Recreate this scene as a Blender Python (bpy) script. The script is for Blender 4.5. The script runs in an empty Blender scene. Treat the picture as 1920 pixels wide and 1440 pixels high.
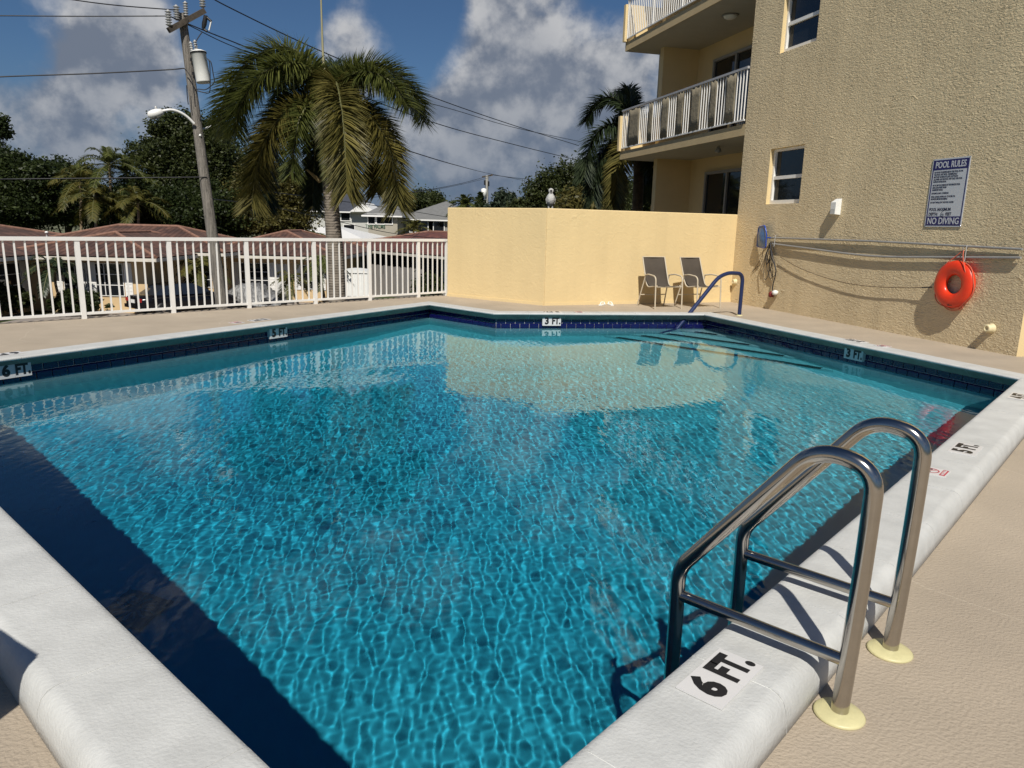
import bpy, bmesh, math, random
import numpy as np
from mathutils import Vector, Matrix
from mathutils.geometry import tessellate_polygon

sc = bpy.context.scene
C = sc.collection
R = math.radians

# ------------------------------------------------------------------ camera
EYE, FPX, PITCH, ROLL = 1.45, 1370.0, 12.2, 1.35
cam = bpy.data.objects.new('camera', bpy.data.cameras.new('camera'))
C.objects.link(cam)
sc.camera = cam
cam.data.sensor_width = 36.0
cam.data.lens = FPX / 1920.0 * 36.0
cam.data.clip_start = 0.05
cam.data.clip_end = 3000
_p, _r = R(PITCH), R(ROLL)
_f = Vector((0, math.cos(_p), -math.sin(_p)))
_x = Vector((1, 0, 0))
_u = _x.cross(_f)
CX = math.cos(_r) * _x + math.sin(_r) * _u
CU = -math.sin(_r) * _x + math.cos(_r) * _u
_M = Matrix((CX, CU, -_f)).transposed().to_4x4()
_M.translation = (0, 0, EYE)
cam.matrix_world = _M


def ray(u, v):
    return CX * ((u - 960) / FPX) + CU * (-(v - 720) / FPX) + _f


def G(u, v, z=0.0):            # the place on the level z that is seen at (u, v)
    d = ray(u, v)
    return Vector((0, 0, EYE)) + d * ((z - EYE) / d.z)


def AY(u, v, y):               # the place at distance y that is seen at (u, v)
    d = ray(u, v)
    return Vector((0, 0, EYE)) + d * (y / d.y)


# ------------------------------------------------------------------ sky and sun
SUN_EL, SUN_AZ = 48.5, 1.0     # light travels towards +Y
w = bpy.data.worlds.new('World')
sc.world = w
w.use_nodes = True
nt = w.node_tree
N = nt.nodes
Lk = nt.links.new
bg = N['Background']
bg.inputs[1].default_value = 0.055
sky = N.new('ShaderNodeTexSky')
sky.sky_type = 'NISHITA'
sky.sun_disc = False
sky.sun_elevation = R(SUN_EL)
sky.sun_rotation = R(180 + SUN_AZ)
sky.air_density = 1.0
sky.dust_density = 0.25
sky.ozone_density = 4.0
tc = N.new('ShaderNodeTexCoord')


def wmath(op, a, b=None, c=None, clamp=False):
    n = N.new('ShaderNodeMath')
    n.operation = op
    n.use_clamp = clamp
    for i, s in enumerate((a, b, c)):
        if s is None:
            continue
        if isinstance(s, (int, float)):
            n.inputs[i].default_value = s
        else:
            Lk(s, n.inputs[i])
    return n.outputs[0]


def wnoise(scale, detail, rough, off=(0, 0, 0), dist=0.0, zs=1.0):
    mp = N.new('ShaderNodeMapping')
    mp.inputs['Location'].default_value = off
    mp.inputs['Scale'].default_value = (1, 1, zs)
    Lk(tc.outputs['Generated'], mp.inputs[0])
    n = N.new('ShaderNodeTexNoise')
    n.inputs['Scale'].default_value = scale
    n.inputs['Detail'].default_value = detail
    n.inputs['Roughness'].default_value = rough
    n.inputs['Distortion'].default_value = dist
    Lk(mp.outputs[0], n.inputs['Vector'])
    return n.outputs['Fac']


def wmask(u, v, r_in, r_out):
    d = ray(u, v).normalized()
    n = N.new('ShaderNodeVectorMath')
    n.operation = 'DOT_PRODUCT'
    Lk(tc.outputs['Generated'], n.inputs[0])
    n.inputs[1].default_value = d
    mr = N.new('ShaderNodeMapRange')
    mr.interpolation_type = 'SMOOTHSTEP'
    mr.inputs['From Min'].default_value = math.cos(R(r_out))
    mr.inputs['From Max'].default_value = math.cos(R(r_in))
    Lk(n.outputs['Value'], mr.inputs['Value'])
    return mr.outputs[0]


base = wnoise(7.5, 11, 0.55, (0.31, 0.1, 0.7), 0.0, 1.1)
up = wnoise(7.5, 11, 0.55, (0.31, 0.1, 0.7 - 0.025), 0.0, 1.1)
soft = wnoise(2.6, 3, 0.5, (3.1, 1.7, 0.4))
fine = wnoise(24, 8, 0.58, (1.3, 0.2, 0.5), 0.0)
bias = None
for (u, v, a, b, wt) in ((985, 30, 1.5, 6.0, .22), (930, 150, 1.5, 6.0, .20), (1060, 200, 2, 6.5, .24), (1000, 300, 2, 9, .17), (860, 250, 1, 6, .12),
                         (1190, 190, 2, 6, .2), (150, 50, .8, 3.6, .20), (230, 85, .8, 4.2, .22), (310, 110, .8, 4.0, .20), (175, 150, .3, 2.4, .22),
                         (60, 200, 2, 7, .10), (230, 230, 2, 7, .12), (690, 95, .6, 4.0, .24), (640, 120, .6, 3.6, .16), (760, 330, 2, 8, .10),
                         (1330, -150, 2, 7, .12), (520, 20, 2, 9, -.18), (800, 20, 1, 6, -.10), (1130, 40, 1, 4, -.10), (70, 60, 1, 4.5, -.12), (790, 60, 1, 5, -.16), (380, 200, 2, 7, -.08)):
    m = wmath('MULTIPLY', wmask(u, v, a, b), wt)
    bias = m if bias is None else wmath('ADD', bias, m)
sep = N.new('ShaderNodeSeparateXYZ')
Lk(tc.outputs['Generated'], sep.inputs[0])
dens = wmath('ADD', wmath('ADD', base, bias), wmath('MULTIPLY', soft, .20))
dens = wmath('ADD', dens, wmath('MULTIPLY', wmath('SUBTRACT', fine, .5), .14))
ovh = N.new('ShaderNodeMapRange')         # fair weather cumulus thins out overhead
ovh.interpolation_type = 'SMOOTHSTEP'
ovh.inputs['From Min'].default_value = .42
ovh.inputs['From Max'].default_value = .75
ovh.inputs['To Max'].default_value = .22
Lk(sep.outputs[2], ovh.inputs['Value'])
dens = wmath('SUBTRACT', dens, ovh.outputs[0])
mr = N.new('ShaderNodeMapRange')
mr.interpolation_type = 'SMOOTHSTEP'
mr.inputs['From Min'].default_value = .55
mr.inputs['From Max'].default_value = .85
Lk(dens, mr.inputs['Value'])
cover = wmath('MULTIPLY', mr.outputs[0], .93)
lit = N.new('ShaderNodeMapRange')
lit.interpolation_type = 'SMOOTHSTEP'
lit.inputs['From Min'].default_value = -.09
lit.inputs['From Max'].default_value = .13
Lk(wmath('ADD', wmath('SUBTRACT', base, up), wmath('MULTIPLY', wmath('SUBTRACT', fine, .5), .34)), lit.inputs['Value'])
thick = N.new('ShaderNodeMapRange')
thick.inputs['From Min'].default_value = .80
thick.inputs['From Max'].default_value = 1.15
Lk(dens, thick.inputs['Value'])
litv = wmath('MULTIPLY', lit.outputs[0], wmath('SUBTRACT', 1.0, wmath('MULTIPLY', thick.outputs[0], .35)))
cc = N.new('ShaderNodeMix')
cc.data_type = 'RGBA'
cc.inputs['A'].default_value = (3.0, 3.5, 4.5, 1)
cc.inputs['B'].default_value = (10.0, 10.0, 10.1, 1)
Lk(litv, cc.inputs['Factor'])
mx = N.new('ShaderNodeMix')
mx.data_type = 'RGBA'
Lk(cover, mx.inputs['Factor'])
hs = N.new('ShaderNodeMix')
hs.data_type = 'RGBA'
hs.blend_type = 'MULTIPLY'
hs.inputs['Factor'].default_value = 1.0
hs.inputs['B'].default_value = (.58, .74, .90, 1)
Lk(sky.outputs[0], hs.inputs['A'])
Lk(hs.outputs['Result'], mx.inputs['A'])
Lk(cc.outputs['Result'], mx.inputs['B'])
hz = N.new('ShaderNodeMapRange')          # thin haze low over the horizon, all round
hz.interpolation_type = 'SMOOTHSTEP'
hz.inputs['From Min'].default_value = .20
hz.inputs['From Max'].default_value = -.02
hz.inputs['To Max'].default_value = .85
Lk(sep.outputs[2], hz.inputs['Value'])
hm = N.new('ShaderNodeMix')
hm.data_type = 'RGBA'
hm.inputs['B'].default_value = (1.9, 2.75, 4.3, 1)
Lk(hz.outputs[0], hm.inputs['Factor'])
Lk(mx.outputs['Result'], hm.inputs['A'])
Lk(hm.outputs['Result'], bg.inputs[0])

sunl = bpy.data.lights.new('sun', 'SUN')
sunl.energy = 4.9
sunl.angle = R(0.53)
sunl.color = (1.0, .95, .86)
sunl.cycles.is_caustics_light = True
sun = bpy.data.objects.new('sun', sunl)
C.objects.link(sun)
SD = Vector((math.sin(R(SUN_AZ)) * math.cos(R(SUN_EL)), math.cos(R(SUN_AZ)) * math.cos(R(SUN_EL)), -math.sin(R(SUN_EL))))
sun.rotation_euler = SD.to_track_quat('-Z', 'Y').to_euler()
sun.location = (0, -5, 30)

vs = sc.view_settings
vs.view_transform = 'Standard'
vs.look = 'None'
vs.exposure = 0.0
vs.gamma = 1.0
vs.use_curve_mapping = False
cy = sc.cycles
cy.use_denoising = True
cy.max_bounces = 10
cy.transparent_max_bounces = 12
cy.caustics_reflective = False
cy.caustics_refractive = True
cy.sample_clamp_indirect = 6.0
cy.blur_glossy = 0.4


# ------------------------------------------------------------------ materials
MATS = {}


def mat(name, base=(.5, .5, .5), rough=.6, metal=0.0, var=.12, vscale=4.0, bump=0.0, bscale=60.0, bdist=.004, spec=.5,
        stretch=(1, 1, 1), coat=0.0, detail=6, tint=None):
    if name in MATS:
        return MATS[name]
    m = bpy.data.materials.new(name)
    MATS[name] = m
    m.use_nodes = True
    t = m.node_tree
    b = t.nodes['Principled BSDF']
    b.inputs['Roughness'].default_value = rough
    b.inputs['Metallic'].default_value = metal
    b.inputs['Specular IOR Level'].default_value = spec
    b.inputs['Coat Weight'].default_value = coat
    co = t.nodes.new('ShaderNodeTexCoord')
    mp = t.nodes.new('ShaderNodeMapping')
    mp.inputs['Scale'].default_value = stretch
    t.links.new(co.outputs['Object'], mp.inputs[0])
    n = t.nodes.new('ShaderNodeTexNoise')
    n.inputs['Scale'].default_value = vscale
    n.inputs['Detail'].default_value = detail
    n.inputs['Roughness'].default_value = .62
    t.links.new(mp.outputs[0], n.inputs['Vector'])
    r = t.nodes.new('ShaderNodeValToRGB')
    lo = [max(0, c * (1 - var)) for c in base]
    hi = [c * (1 + var) for c in (tint or base)]
    r.color_ramp.elements[0].color = (*lo, 1)
    r.color_ramp.elements[1].color = (*hi, 1)
    r.color_ramp.elements[0].position = .32
    r.color_ramp.elements[1].position = .68
    t.links.new(n.outputs['Fac'], r.inputs[0])
    t.links.new(r.outputs[0], b.inputs['Base Color'])
    if bump > 0:
        n2 = t.nodes.new('ShaderNodeTexNoise')
        n2.inputs['Scale'].default_value = bscale
        n2.inputs['Detail'].default_value = 5
        t.links.new(mp.outputs[0], n2.inputs['Vector'])
        bp = t.nodes.new('ShaderNodeBump')
        bp.inputs['Strength'].default_value = bump
        bp.inputs['Distance'].default_value = bdist
        t.links.new(n2.outputs['Fac'], bp.inputs['Height'])
        t.links.new(bp.outputs[0], b.inputs['Normal'])
    return m


def stucco(name, base, strength, dist, s1, stretch, dirt=.14):
    m = bpy.data.materials.new(name)
    MATS[name] = m
    m.use_nodes = True
    t = m.node_tree
    L = t.links.new
    b = t.nodes['Principled BSDF']
    b.inputs['Roughness'].default_value = .85
    b.inputs['Specular IOR Level'].default_value = .25
    co = t.nodes.new('ShaderNodeTexCoord')
    mp = t.nodes.new('ShaderNodeMapping')
    mp.inputs['Scale'].default_value = stretch
    L(co.outputs['Object'], mp.inputs[0])
    # trowel drags: ridged noise, distorted and stretched
    n1 = t.nodes.new('ShaderNodeTexNoise')
    n1.noise_type = 'RIDGED_MULTIFRACTAL' if hasattr(n1, 'noise_type') else n1.noise_type
    n1.inputs['Scale'].default_value = s1
    n1.inputs['Detail'].default_value = 4
    n1.inputs['Roughness'].default_value = .55
    n1.inputs['Distortion'].default_value = .9
    L(mp.outputs[0], n1.inputs['Vector'])
    n2 = t.nodes.new('ShaderNodeTexNoise')
    n2.inputs['Scale'].default_value = s1 * 2.2
    n2.inputs['Detail'].default_value = 4
    n2.inputs['Distortion'].default_value = 1.2
    L(mp.outputs[0], n2.inputs['Vector'])
    n3 = t.nodes.new('ShaderNodeTexNoise')
    n3.inputs['Scale'].default_value = 1.1
    n3.inputs['Detail'].default_value = 5
    L(co.outputs['Object'], n3.inputs['Vector'])
    add = t.nodes.new('ShaderNodeMath')
    add.operation = 'MULTIPLY_ADD'
    L(n2.outputs['Fac'], add.inputs[0])
    add.inputs[1].default_value = .9
    mr_ = t.nodes.new('ShaderNodeMapRange')
    mr_.inputs['From Min'].default_value = .3
    mr_.inputs['From Max'].default_value = 1.4
    L(n1.outputs['Fac'], mr_.inputs['Value'])
    L(mr_.outputs[0], add.inputs[2])
    bp = t.nodes.new('ShaderNodeBump')
    bp.inputs['Strength'].default_value = strength
    bp.inputs['Distance'].default_value = dist
    L(add.outputs[0], bp.inputs['Height'])
    L(bp.outputs[0], b.inputs['Normal'])
    r = t.nodes.new('ShaderNodeValToRGB')
    r.color_ramp.elements[0].color = (*[c * (1 - dirt) for c in base], 1)
    r.color_ramp.elements[1].color = (*[c * (1 + dirt * .5) for c in base], 1)
    r.color_ramp.elements[0].position = .3
    r.color_ramp.elements[1].position = .65
    mp2 = t.nodes.new('ShaderNodeMapping')
    mp2.inputs['Scale'].default_value = (2.2, 2.2, .16)
    L(co.outputs['Object'], mp2.inputs[0])
    n4 = t.nodes.new('ShaderNodeTexNoise')
    n4.inputs['Scale'].default_value = 2.0
    n4.inputs['Detail'].default_value = 6
    L(mp2.outputs[0], n4.inputs['Vector'])
    av = t.nodes.new('ShaderNodeMath')
    av.operation = 'MULTIPLY_ADD'
    L(n4.outputs['Fac'], av.inputs[0])
    av.inputs[1].default_value = .5
    hv_ = t.nodes.new('ShaderNodeMath')
    hv_.operation = 'MULTIPLY'
    L(n3.outputs['Fac'], hv_.inputs[0])
    hv_.inputs[1].default_value = .5
    L(hv_.outputs[0], av.inputs[2])
    L(av.outputs[0], r.inputs[0])
    L(r.outputs[0], b.inputs['Base Color'])
    # patches worked smoother and rougher by hand
    mrs = t.nodes.new('ShaderNodeMapRange')
    mrs.inputs['From Min'].default_value = .3
    mrs.inputs['From Max'].default_value = .7
    mrs.inputs['To Min'].default_value = strength * .45
    mrs.inputs['To Max'].default_value = min(1.0, strength * 1.1)
    n5 = t.nodes.new('ShaderNodeTexNoise')
    n5.inputs['Scale'].default_value = 1.7
    n5.inputs['Detail'].default_value = 3
    L(co.outputs['Object'], n5.inputs['Vector'])
    L(n5.outputs['Fac'], mrs.inputs['Value'])
    L(mrs.outputs[0], bp.inputs['Strength'])
    return m


def leafmat(name, c0, c1, trans=.35, rough=.5):
    m = bpy.data.materials.new(name)
    MATS[name] = m
    m.use_nodes = True
    t = m.node_tree
    L = t.links.new
    b = t.nodes['Principled BSDF']
    out = t.nodes['Material Output']
    b.inputs['Roughness'].default_value = rough
    b.inputs['Specular IOR Level'].default_value = .35
    g = t.nodes.new('ShaderNodeNewGeometry')
    r = t.nodes.new('ShaderNodeValToRGB')
    r.color_ramp.elements[0].color = (*c0, 1)
    r.color_ramp.elements[1].color = (*c1, 1)
    co = t.nodes.new('ShaderNodeTexCoord')
    n = t.nodes.new('ShaderNodeTexNoise')
    n.inputs['Scale'].default_value = .9
    n.inputs['Detail'].default_value = 3
    L(co.outputs['Object'], n.inputs['Vector'])
    a = t.nodes.new('ShaderNodeMath')
    a.operation = 'MULTIPLY_ADD'
    L(n.outputs['Fac'], a.inputs[0])
    a.inputs[1].default_value = 1.3
    a2 = t.nodes.new('ShaderNodeMath')
    a2.operation = 'MULTIPLY_ADD'
    L(g.outputs['Random Per Island'], a2.inputs[0])
    a2.inputs[1].default_value = .7
    a2.inputs[2].default_value = -.5
    L(a2.outputs[0], a.inputs[2])
    L(a.outputs[0], r.inputs[0])
    L(r.outputs[0], b.inputs['Base Color'])
    tr = t.nodes.new('ShaderNodeBsdfTranslucent')
    L(r.outputs[0], tr.inputs[0])
    ms = t.nodes.new('ShaderNodeMixShader')
    ms.inputs[0].default_value = trans
    L(b.outputs[0], ms.inputs[1])
    L(tr.outputs[0], ms.inputs[2])
    L(ms.outputs[0], out.inputs[0])
    return m


def rooftile(name, c0, c1):
    m = bpy.data.materials.new(name)
    MATS[name] = m
    m.use_nodes = True
    t = m.node_tree
    L = t.links.new
    b = t.nodes['Principled BSDF']
    b.inputs['Roughness'].default_value = .75
    uv = t.nodes.new('ShaderNodeTexCoord')
    s = t.nodes.new('ShaderNodeSeparateXYZ')
    L(uv.outputs['UV'], s.inputs[0])

    def mth(op, a, bb=None, cc_=None):
        n = t.nodes.new('ShaderNodeMath')
        n.operation = op
        for i, q in enumerate((a, bb, cc_)):
            if q is None:
                continue
            if isinstance(q, (int, float)):
                n.inputs[i].default_value = q
            else:
                L(q, n.inputs[i])
        return n.outputs[0]
    cu = mth('DIVIDE', s.outputs[0], .28)
    cv = mth('DIVIDE', s.outputs[1], .38)
    barrel = mth('ABSOLUTE', mth('SINE', mth('MULTIPLY', cu, math.pi)))
    row = mth('FRACT', cv)
    h = mth('ADD', mth('MULTIPLY', barrel, 1.0), mth('MULTIPLY', mth('SUBTRACT', 1.0, row), .6))
    bp = t.nodes.new('ShaderNodeBump')
    bp.inputs['Strength'].default_value = 1.0
    bp.inputs['Distance'].default_value = .09
    L(h, bp.inputs['Height'])
    L(bp.outputs[0], b.inputs['Normal'])
    cmb = t.nodes.new('ShaderNodeCombineXYZ')
    L(mth('FLOOR', cu), cmb.inputs[0])
    L(mth('FLOOR', cv), cmb.inputs[1])
    wn = t.nodes.new('ShaderNodeTexWhiteNoise')
    L(cmb.outputs[0], wn.inputs['Vector'])
    no = t.nodes.new('ShaderNodeTexNoise')
    no.inputs['Scale'].default_value = .5
    no.inputs['Detail'].default_value = 6
    L(uv.outputs['UV'], no.inputs['Vector'])
    f = mth('ADD', mth('MULTIPLY', wn.outputs['Value'], .5), mth('MULTIPLY', no.outputs['Fac'], .5))
    r = t.nodes.new('ShaderNodeValToRGB')
    r.color_ramp.elements[0].color = (*c0, 1)
    r.color_ramp.elements[1].color = (*c1, 1)
    r.color_ramp.elements[0].position = .25
    r.color_ramp.elements[1].position = .75
    L(f, r.inputs[0])
    L(r.outputs[0], b.inputs['Base Color'])
    return m


def glassmat(name, col=(.012, .014, .017), rough=.03):
    m = mat(name, col, rough, var=.05, spec=.6)
    return m


YELLOW = (.70, .545, .295)
m_stucco_b = stucco('building_stucco', (.675, .55, .348), 1.0, .038, 9.0, (.75, .75, 1.9), .14)
m_stucco_y = stucco('yellow_wall_stucco', YELLOW, .65, .013, 4.5, (1, 1, 1.2), .07)
m_smooth_y = mat('smooth_yellow_render', YELLOW, .85, var=.04, vscale=2, bump=.15, bscale=40)
m_coping = mat('white_coping_paint', (.515, .52, .505), .62, var=.10, vscale=6, bump=.55, bscale=85, bdist=.0045, detail=9)
m_under = mat('shaded_coping_underside', (.26, .21, .175), .8, var=.2, vscale=5, bump=.4, bscale=60)  # same paint as the coping top, with the underside's shade put into the colour
m_mortar = mat('white_joint', (.72, .72, .70), .7)
m_plaster = mat('pool_plaster', (.56, .70, .72), .8, var=.05, vscale=3)
m_grout = mat('pale_grout', (.62, .62, .62), .8)
m_tile = mat('cobalt_glazed_tile', (.004, .0045, .048), .12, var=.25, vscale=2.5, spec=.6)
m_trim = mat('cobalt_trim_tile', (.006, .0065, .07), .10, var=.2, vscale=2.5, spec=.6)
m_steel = mat('stainless_steel', (.44, .41, .37), .15, 1.0, var=.05, vscale=20)
m_cream = mat('cream_plastic', (.60, .55, .30), .45, var=.08, vscale=20, bump=.2, bscale=90)
m_white = mat('white_painted_metal', (.80, .79, .76), .4, var=.03)
m_white2 = mat('white_plastic', (.78, .78, .75), .45, var=.03)
m_black = mat('black_paint', (.012, .012, .013), .5, var=.1)
m_rail_blue = mat('navy_vinyl', (.012, .024, .085), .35, var=.1, vscale=10)
m_dark = mat('carport_shade_black', (.01, .01, .01), .9, var=.2)
m_glass = glassmat('window_glass')
m_red = mat('red_print', (.42, .03, .05), .6)
m_ring = mat('orange_red_plastic', (.75, .045, .012), .32, var=.06, vscale=8)
m_rope_o = mat('orange_rope', (.55, .12, .07), .8)
m_rope = mat('brown_rope', (.12, .085, .05), .9)
m_cable = mat('black_cable', (.015, .015, .018), .5)
m_pole_al = mat('grey_aluminium', (.34, .335, .32), .5, .3, var=.1, vscale=6)
m_sling = mat('brown_grey_sling', (.062, .049, .037), .85, var=.15, vscale=3, bump=.3, bscale=300, bdist=.001)
m_beige_tube = mat('beige_powder_coat', (.52, .45, .34), .45, var=.05)
m_wood = mat('weathered_pole_wood', (.21, .19, .165), .9, var=.5, vscale=6, bump=.8, bscale=30, bdist=.03, stretch=(6, 6, .35))
m_arm_wood = mat('dark_crossarm_wood', (.075, .06, .045), .9, var=.4, vscale=10, bump=.6, bscale=30)
m_porcelain = mat('grey_porcelain', (.42, .42, .41), .3)
m_tank = mat('white_transformer_paint', (.78, .78, .74), .4, var=.05)
m_taupe = mat('taupe_fabric', (.24, .205, .14), .9, var=.12, vscale=5, bump=.4, bscale=12, bdist=.03)
m_slabface = mat('balcony_edge_paint', (.52, .40, .22), .85, var=.06)
m_soffit = mat('balcony_soffit_paint', (.42, .40, .34), .9, var=.05)


def deckmat():
    m = mat('beige_deck_coating', (.39, .325, .248), .8, var=.10, vscale=1.3, bump=.75, bscale=75, bdist=.008, detail=10)
    t = m.node_tree
    L = t.links.new
    b = t.nodes['Principled BSDF']
    co = t.nodes.new('ShaderNodeTexCoord')
    n = t.nodes.new('ShaderNodeTexNoise')
    n.inputs['Scale'].default_value = 2.0
    n.inputs['Detail'].default_value = 4
    L(co.outputs['Object'], n.inputs['Vector'])
    mixv = t.nodes.new('ShaderNodeMix')
    mixv.data_type = 'VECTOR'
    mixv.inputs['Factor'].default_value = .18
    L(co.outputs['Object'], mixv.inputs['A'])
    L(n.outputs['Color'], mixv.inputs['B'])
    v = t.nodes.new('ShaderNodeTexVoronoi')
    v.feature = 'DISTANCE_TO_EDGE'
    v.inputs['Scale'].default_value = .62
    L(mixv.outputs['Result'], v.inputs['Vector'])
    mr_ = t.nodes.new('ShaderNodeMapRange')
    mr_.inputs['From Min'].default_value = 0.0
    mr_.inputs['From Max'].default_value = .0035
    mr_.inputs['To Min'].default_value = .30
    mr_.inputs['To Max'].default_value = 0.0
    L(v.outputs['Distance'], mr_.inputs['Value'])
    old = b.inputs['Base Color'].links[0].from_socket
    mx_ = t.nodes.new('ShaderNodeMix')
    mx_.data_type = 'RGBA'
    mx_.inputs['B'].default_value = (.62, .55, .43, 1)
    L(mr_.outputs[0], mx_.inputs['Factor'])
    L(old, mx_.inputs['A'])
    L(mx_.outputs['Result'], b.inputs['Base Color'])
    return m


m_deck = deckmat()
m_roof = rooftile('barrel_roof_tile', (.062, .034, .027), (.155, .078, .056))
m_roof_red = rooftile('red_roof_tile', (.085, .034, .028), (.19, .066, .048))
m_ridge = mat('ridge_cap_tile', (.22, .115, .08), .8, var=.3, vscale=6)
m_housewall = mat('peach_house_render', (.62, .45, .25), .85, var=.06, vscale=2)
m_asphalt = mat('asphalt', (.10, .10, .10), .9, var=.15, vscale=6)
m_paver = mat('grey_paver', (.26, .23, .21), .9, var=.2, vscale=14)
m_grass = mat('lawn_grass', (.055, .075, .02), .9, var=.4, vscale=5, bump=.8, bscale=30, bdist=.05)
m_ground = mat('suburban_ground', (.11, .115, .06), .95, var=.4, vscale=.12)
m_fencewood = mat('grey_board', (.22, .205, .19), .9, var=.25, vscale=3, stretch=(8, 8, .6))
m_trunk = mat('brown_bark', (.10, .075, .05), .9, var=.35, vscale=5, bump=.7, bscale=12, bdist=.05)
m_leaf_dark = leafmat('dark_leaf', (.012, .022, .006), (.056, .076, .020))
m_leaf_mid = leafmat('mid_leaf', (.012, .022, .006), (.080, .095, .028))
m_leaf_olive = leafmat('olive_leaf', (.05, .055, .012), (.15, .125, .035))
m_leaf_blue = leafmat('grey_green_leaf', (.02, .035, .018), (.065, .085, .05))
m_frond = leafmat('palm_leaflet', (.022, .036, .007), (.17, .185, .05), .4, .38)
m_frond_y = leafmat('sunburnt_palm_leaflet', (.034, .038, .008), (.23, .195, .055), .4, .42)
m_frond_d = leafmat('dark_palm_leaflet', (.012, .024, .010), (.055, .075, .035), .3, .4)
m_areca = leafmat('yellow_palm_leaflet', (.05, .065, .012), (.16, .13, .03), .35, .5)
m_rachis = mat('palm_rachis', (.11, .11, .04), .6, var=.2)
m_spear = mat('pale_spear_leaf', (.30, .28, .16), .6, var=.15, vscale=3, stretch=(1, 1, .1))
m_ornament = mat('white_weathered_stone', (.42, .42, .41), .8, var=.25, vscale=3, bump=.6, bscale=5, bdist=.1)


def ringtrunk():
    m = bpy.data.materials.new('ringed_palm_trunk')
    m.use_nodes = True
    t = m.node_tree
    L = t.links.new
    b = t.nodes['Principled BSDF']
    b.inputs['Roughness'].default_value = .9
    co = t.nodes.new('ShaderNodeTexCoord')
    wv = t.nodes.new('ShaderNodeTexWave')
    wv.bands_direction = 'Z'
    wv.inputs['Scale'].default_value = 5.5
    wv.inputs['Distortion'].default_value = 1.6
    wv.inputs['Detail'].default_value = 3
    L(co.outputs['Object'], wv.inputs['Vector'])
    n = t.nodes.new('ShaderNodeTexNoise')
    n.inputs['Scale'].default_value = 7
    n.inputs['Detail'].default_value = 7
    L(co.outputs['Object'], n.inputs['Vector'])
    a = t.nodes.new('ShaderNodeMath')
    a.operation = 'MULTIPLY_ADD'
    L(wv.outputs['Fac'], a.inputs[0])
    a.inputs[1].default_value = .22
    L(n.outputs['Fac'], a.inputs[2])
    r = t.nodes.new('ShaderNodeValToRGB')
    r.color_ramp.elements[0].color = (.11, .09, .07, 1)
    r.color_ramp.elements[1].color = (.30, .26, .215, 1)
    r.color_ramp.elements[0].position = .35
    r.color_ramp.elements[1].position = .95
    L(a.outputs[0], r.inputs[0])
    L(r.outputs[0], b.inputs['Base Color'])
    bp = t.nodes.new('ShaderNodeBump')
    bp.inputs['Strength'].default_value = .8
    bp.inputs['Distance'].default_value = .03
    L(a.outputs[0], bp.inputs['Height'])
    L(bp.outputs[0], b.inputs['Normal'])
    return m


m_palmtrunk = ringtrunk()


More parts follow.
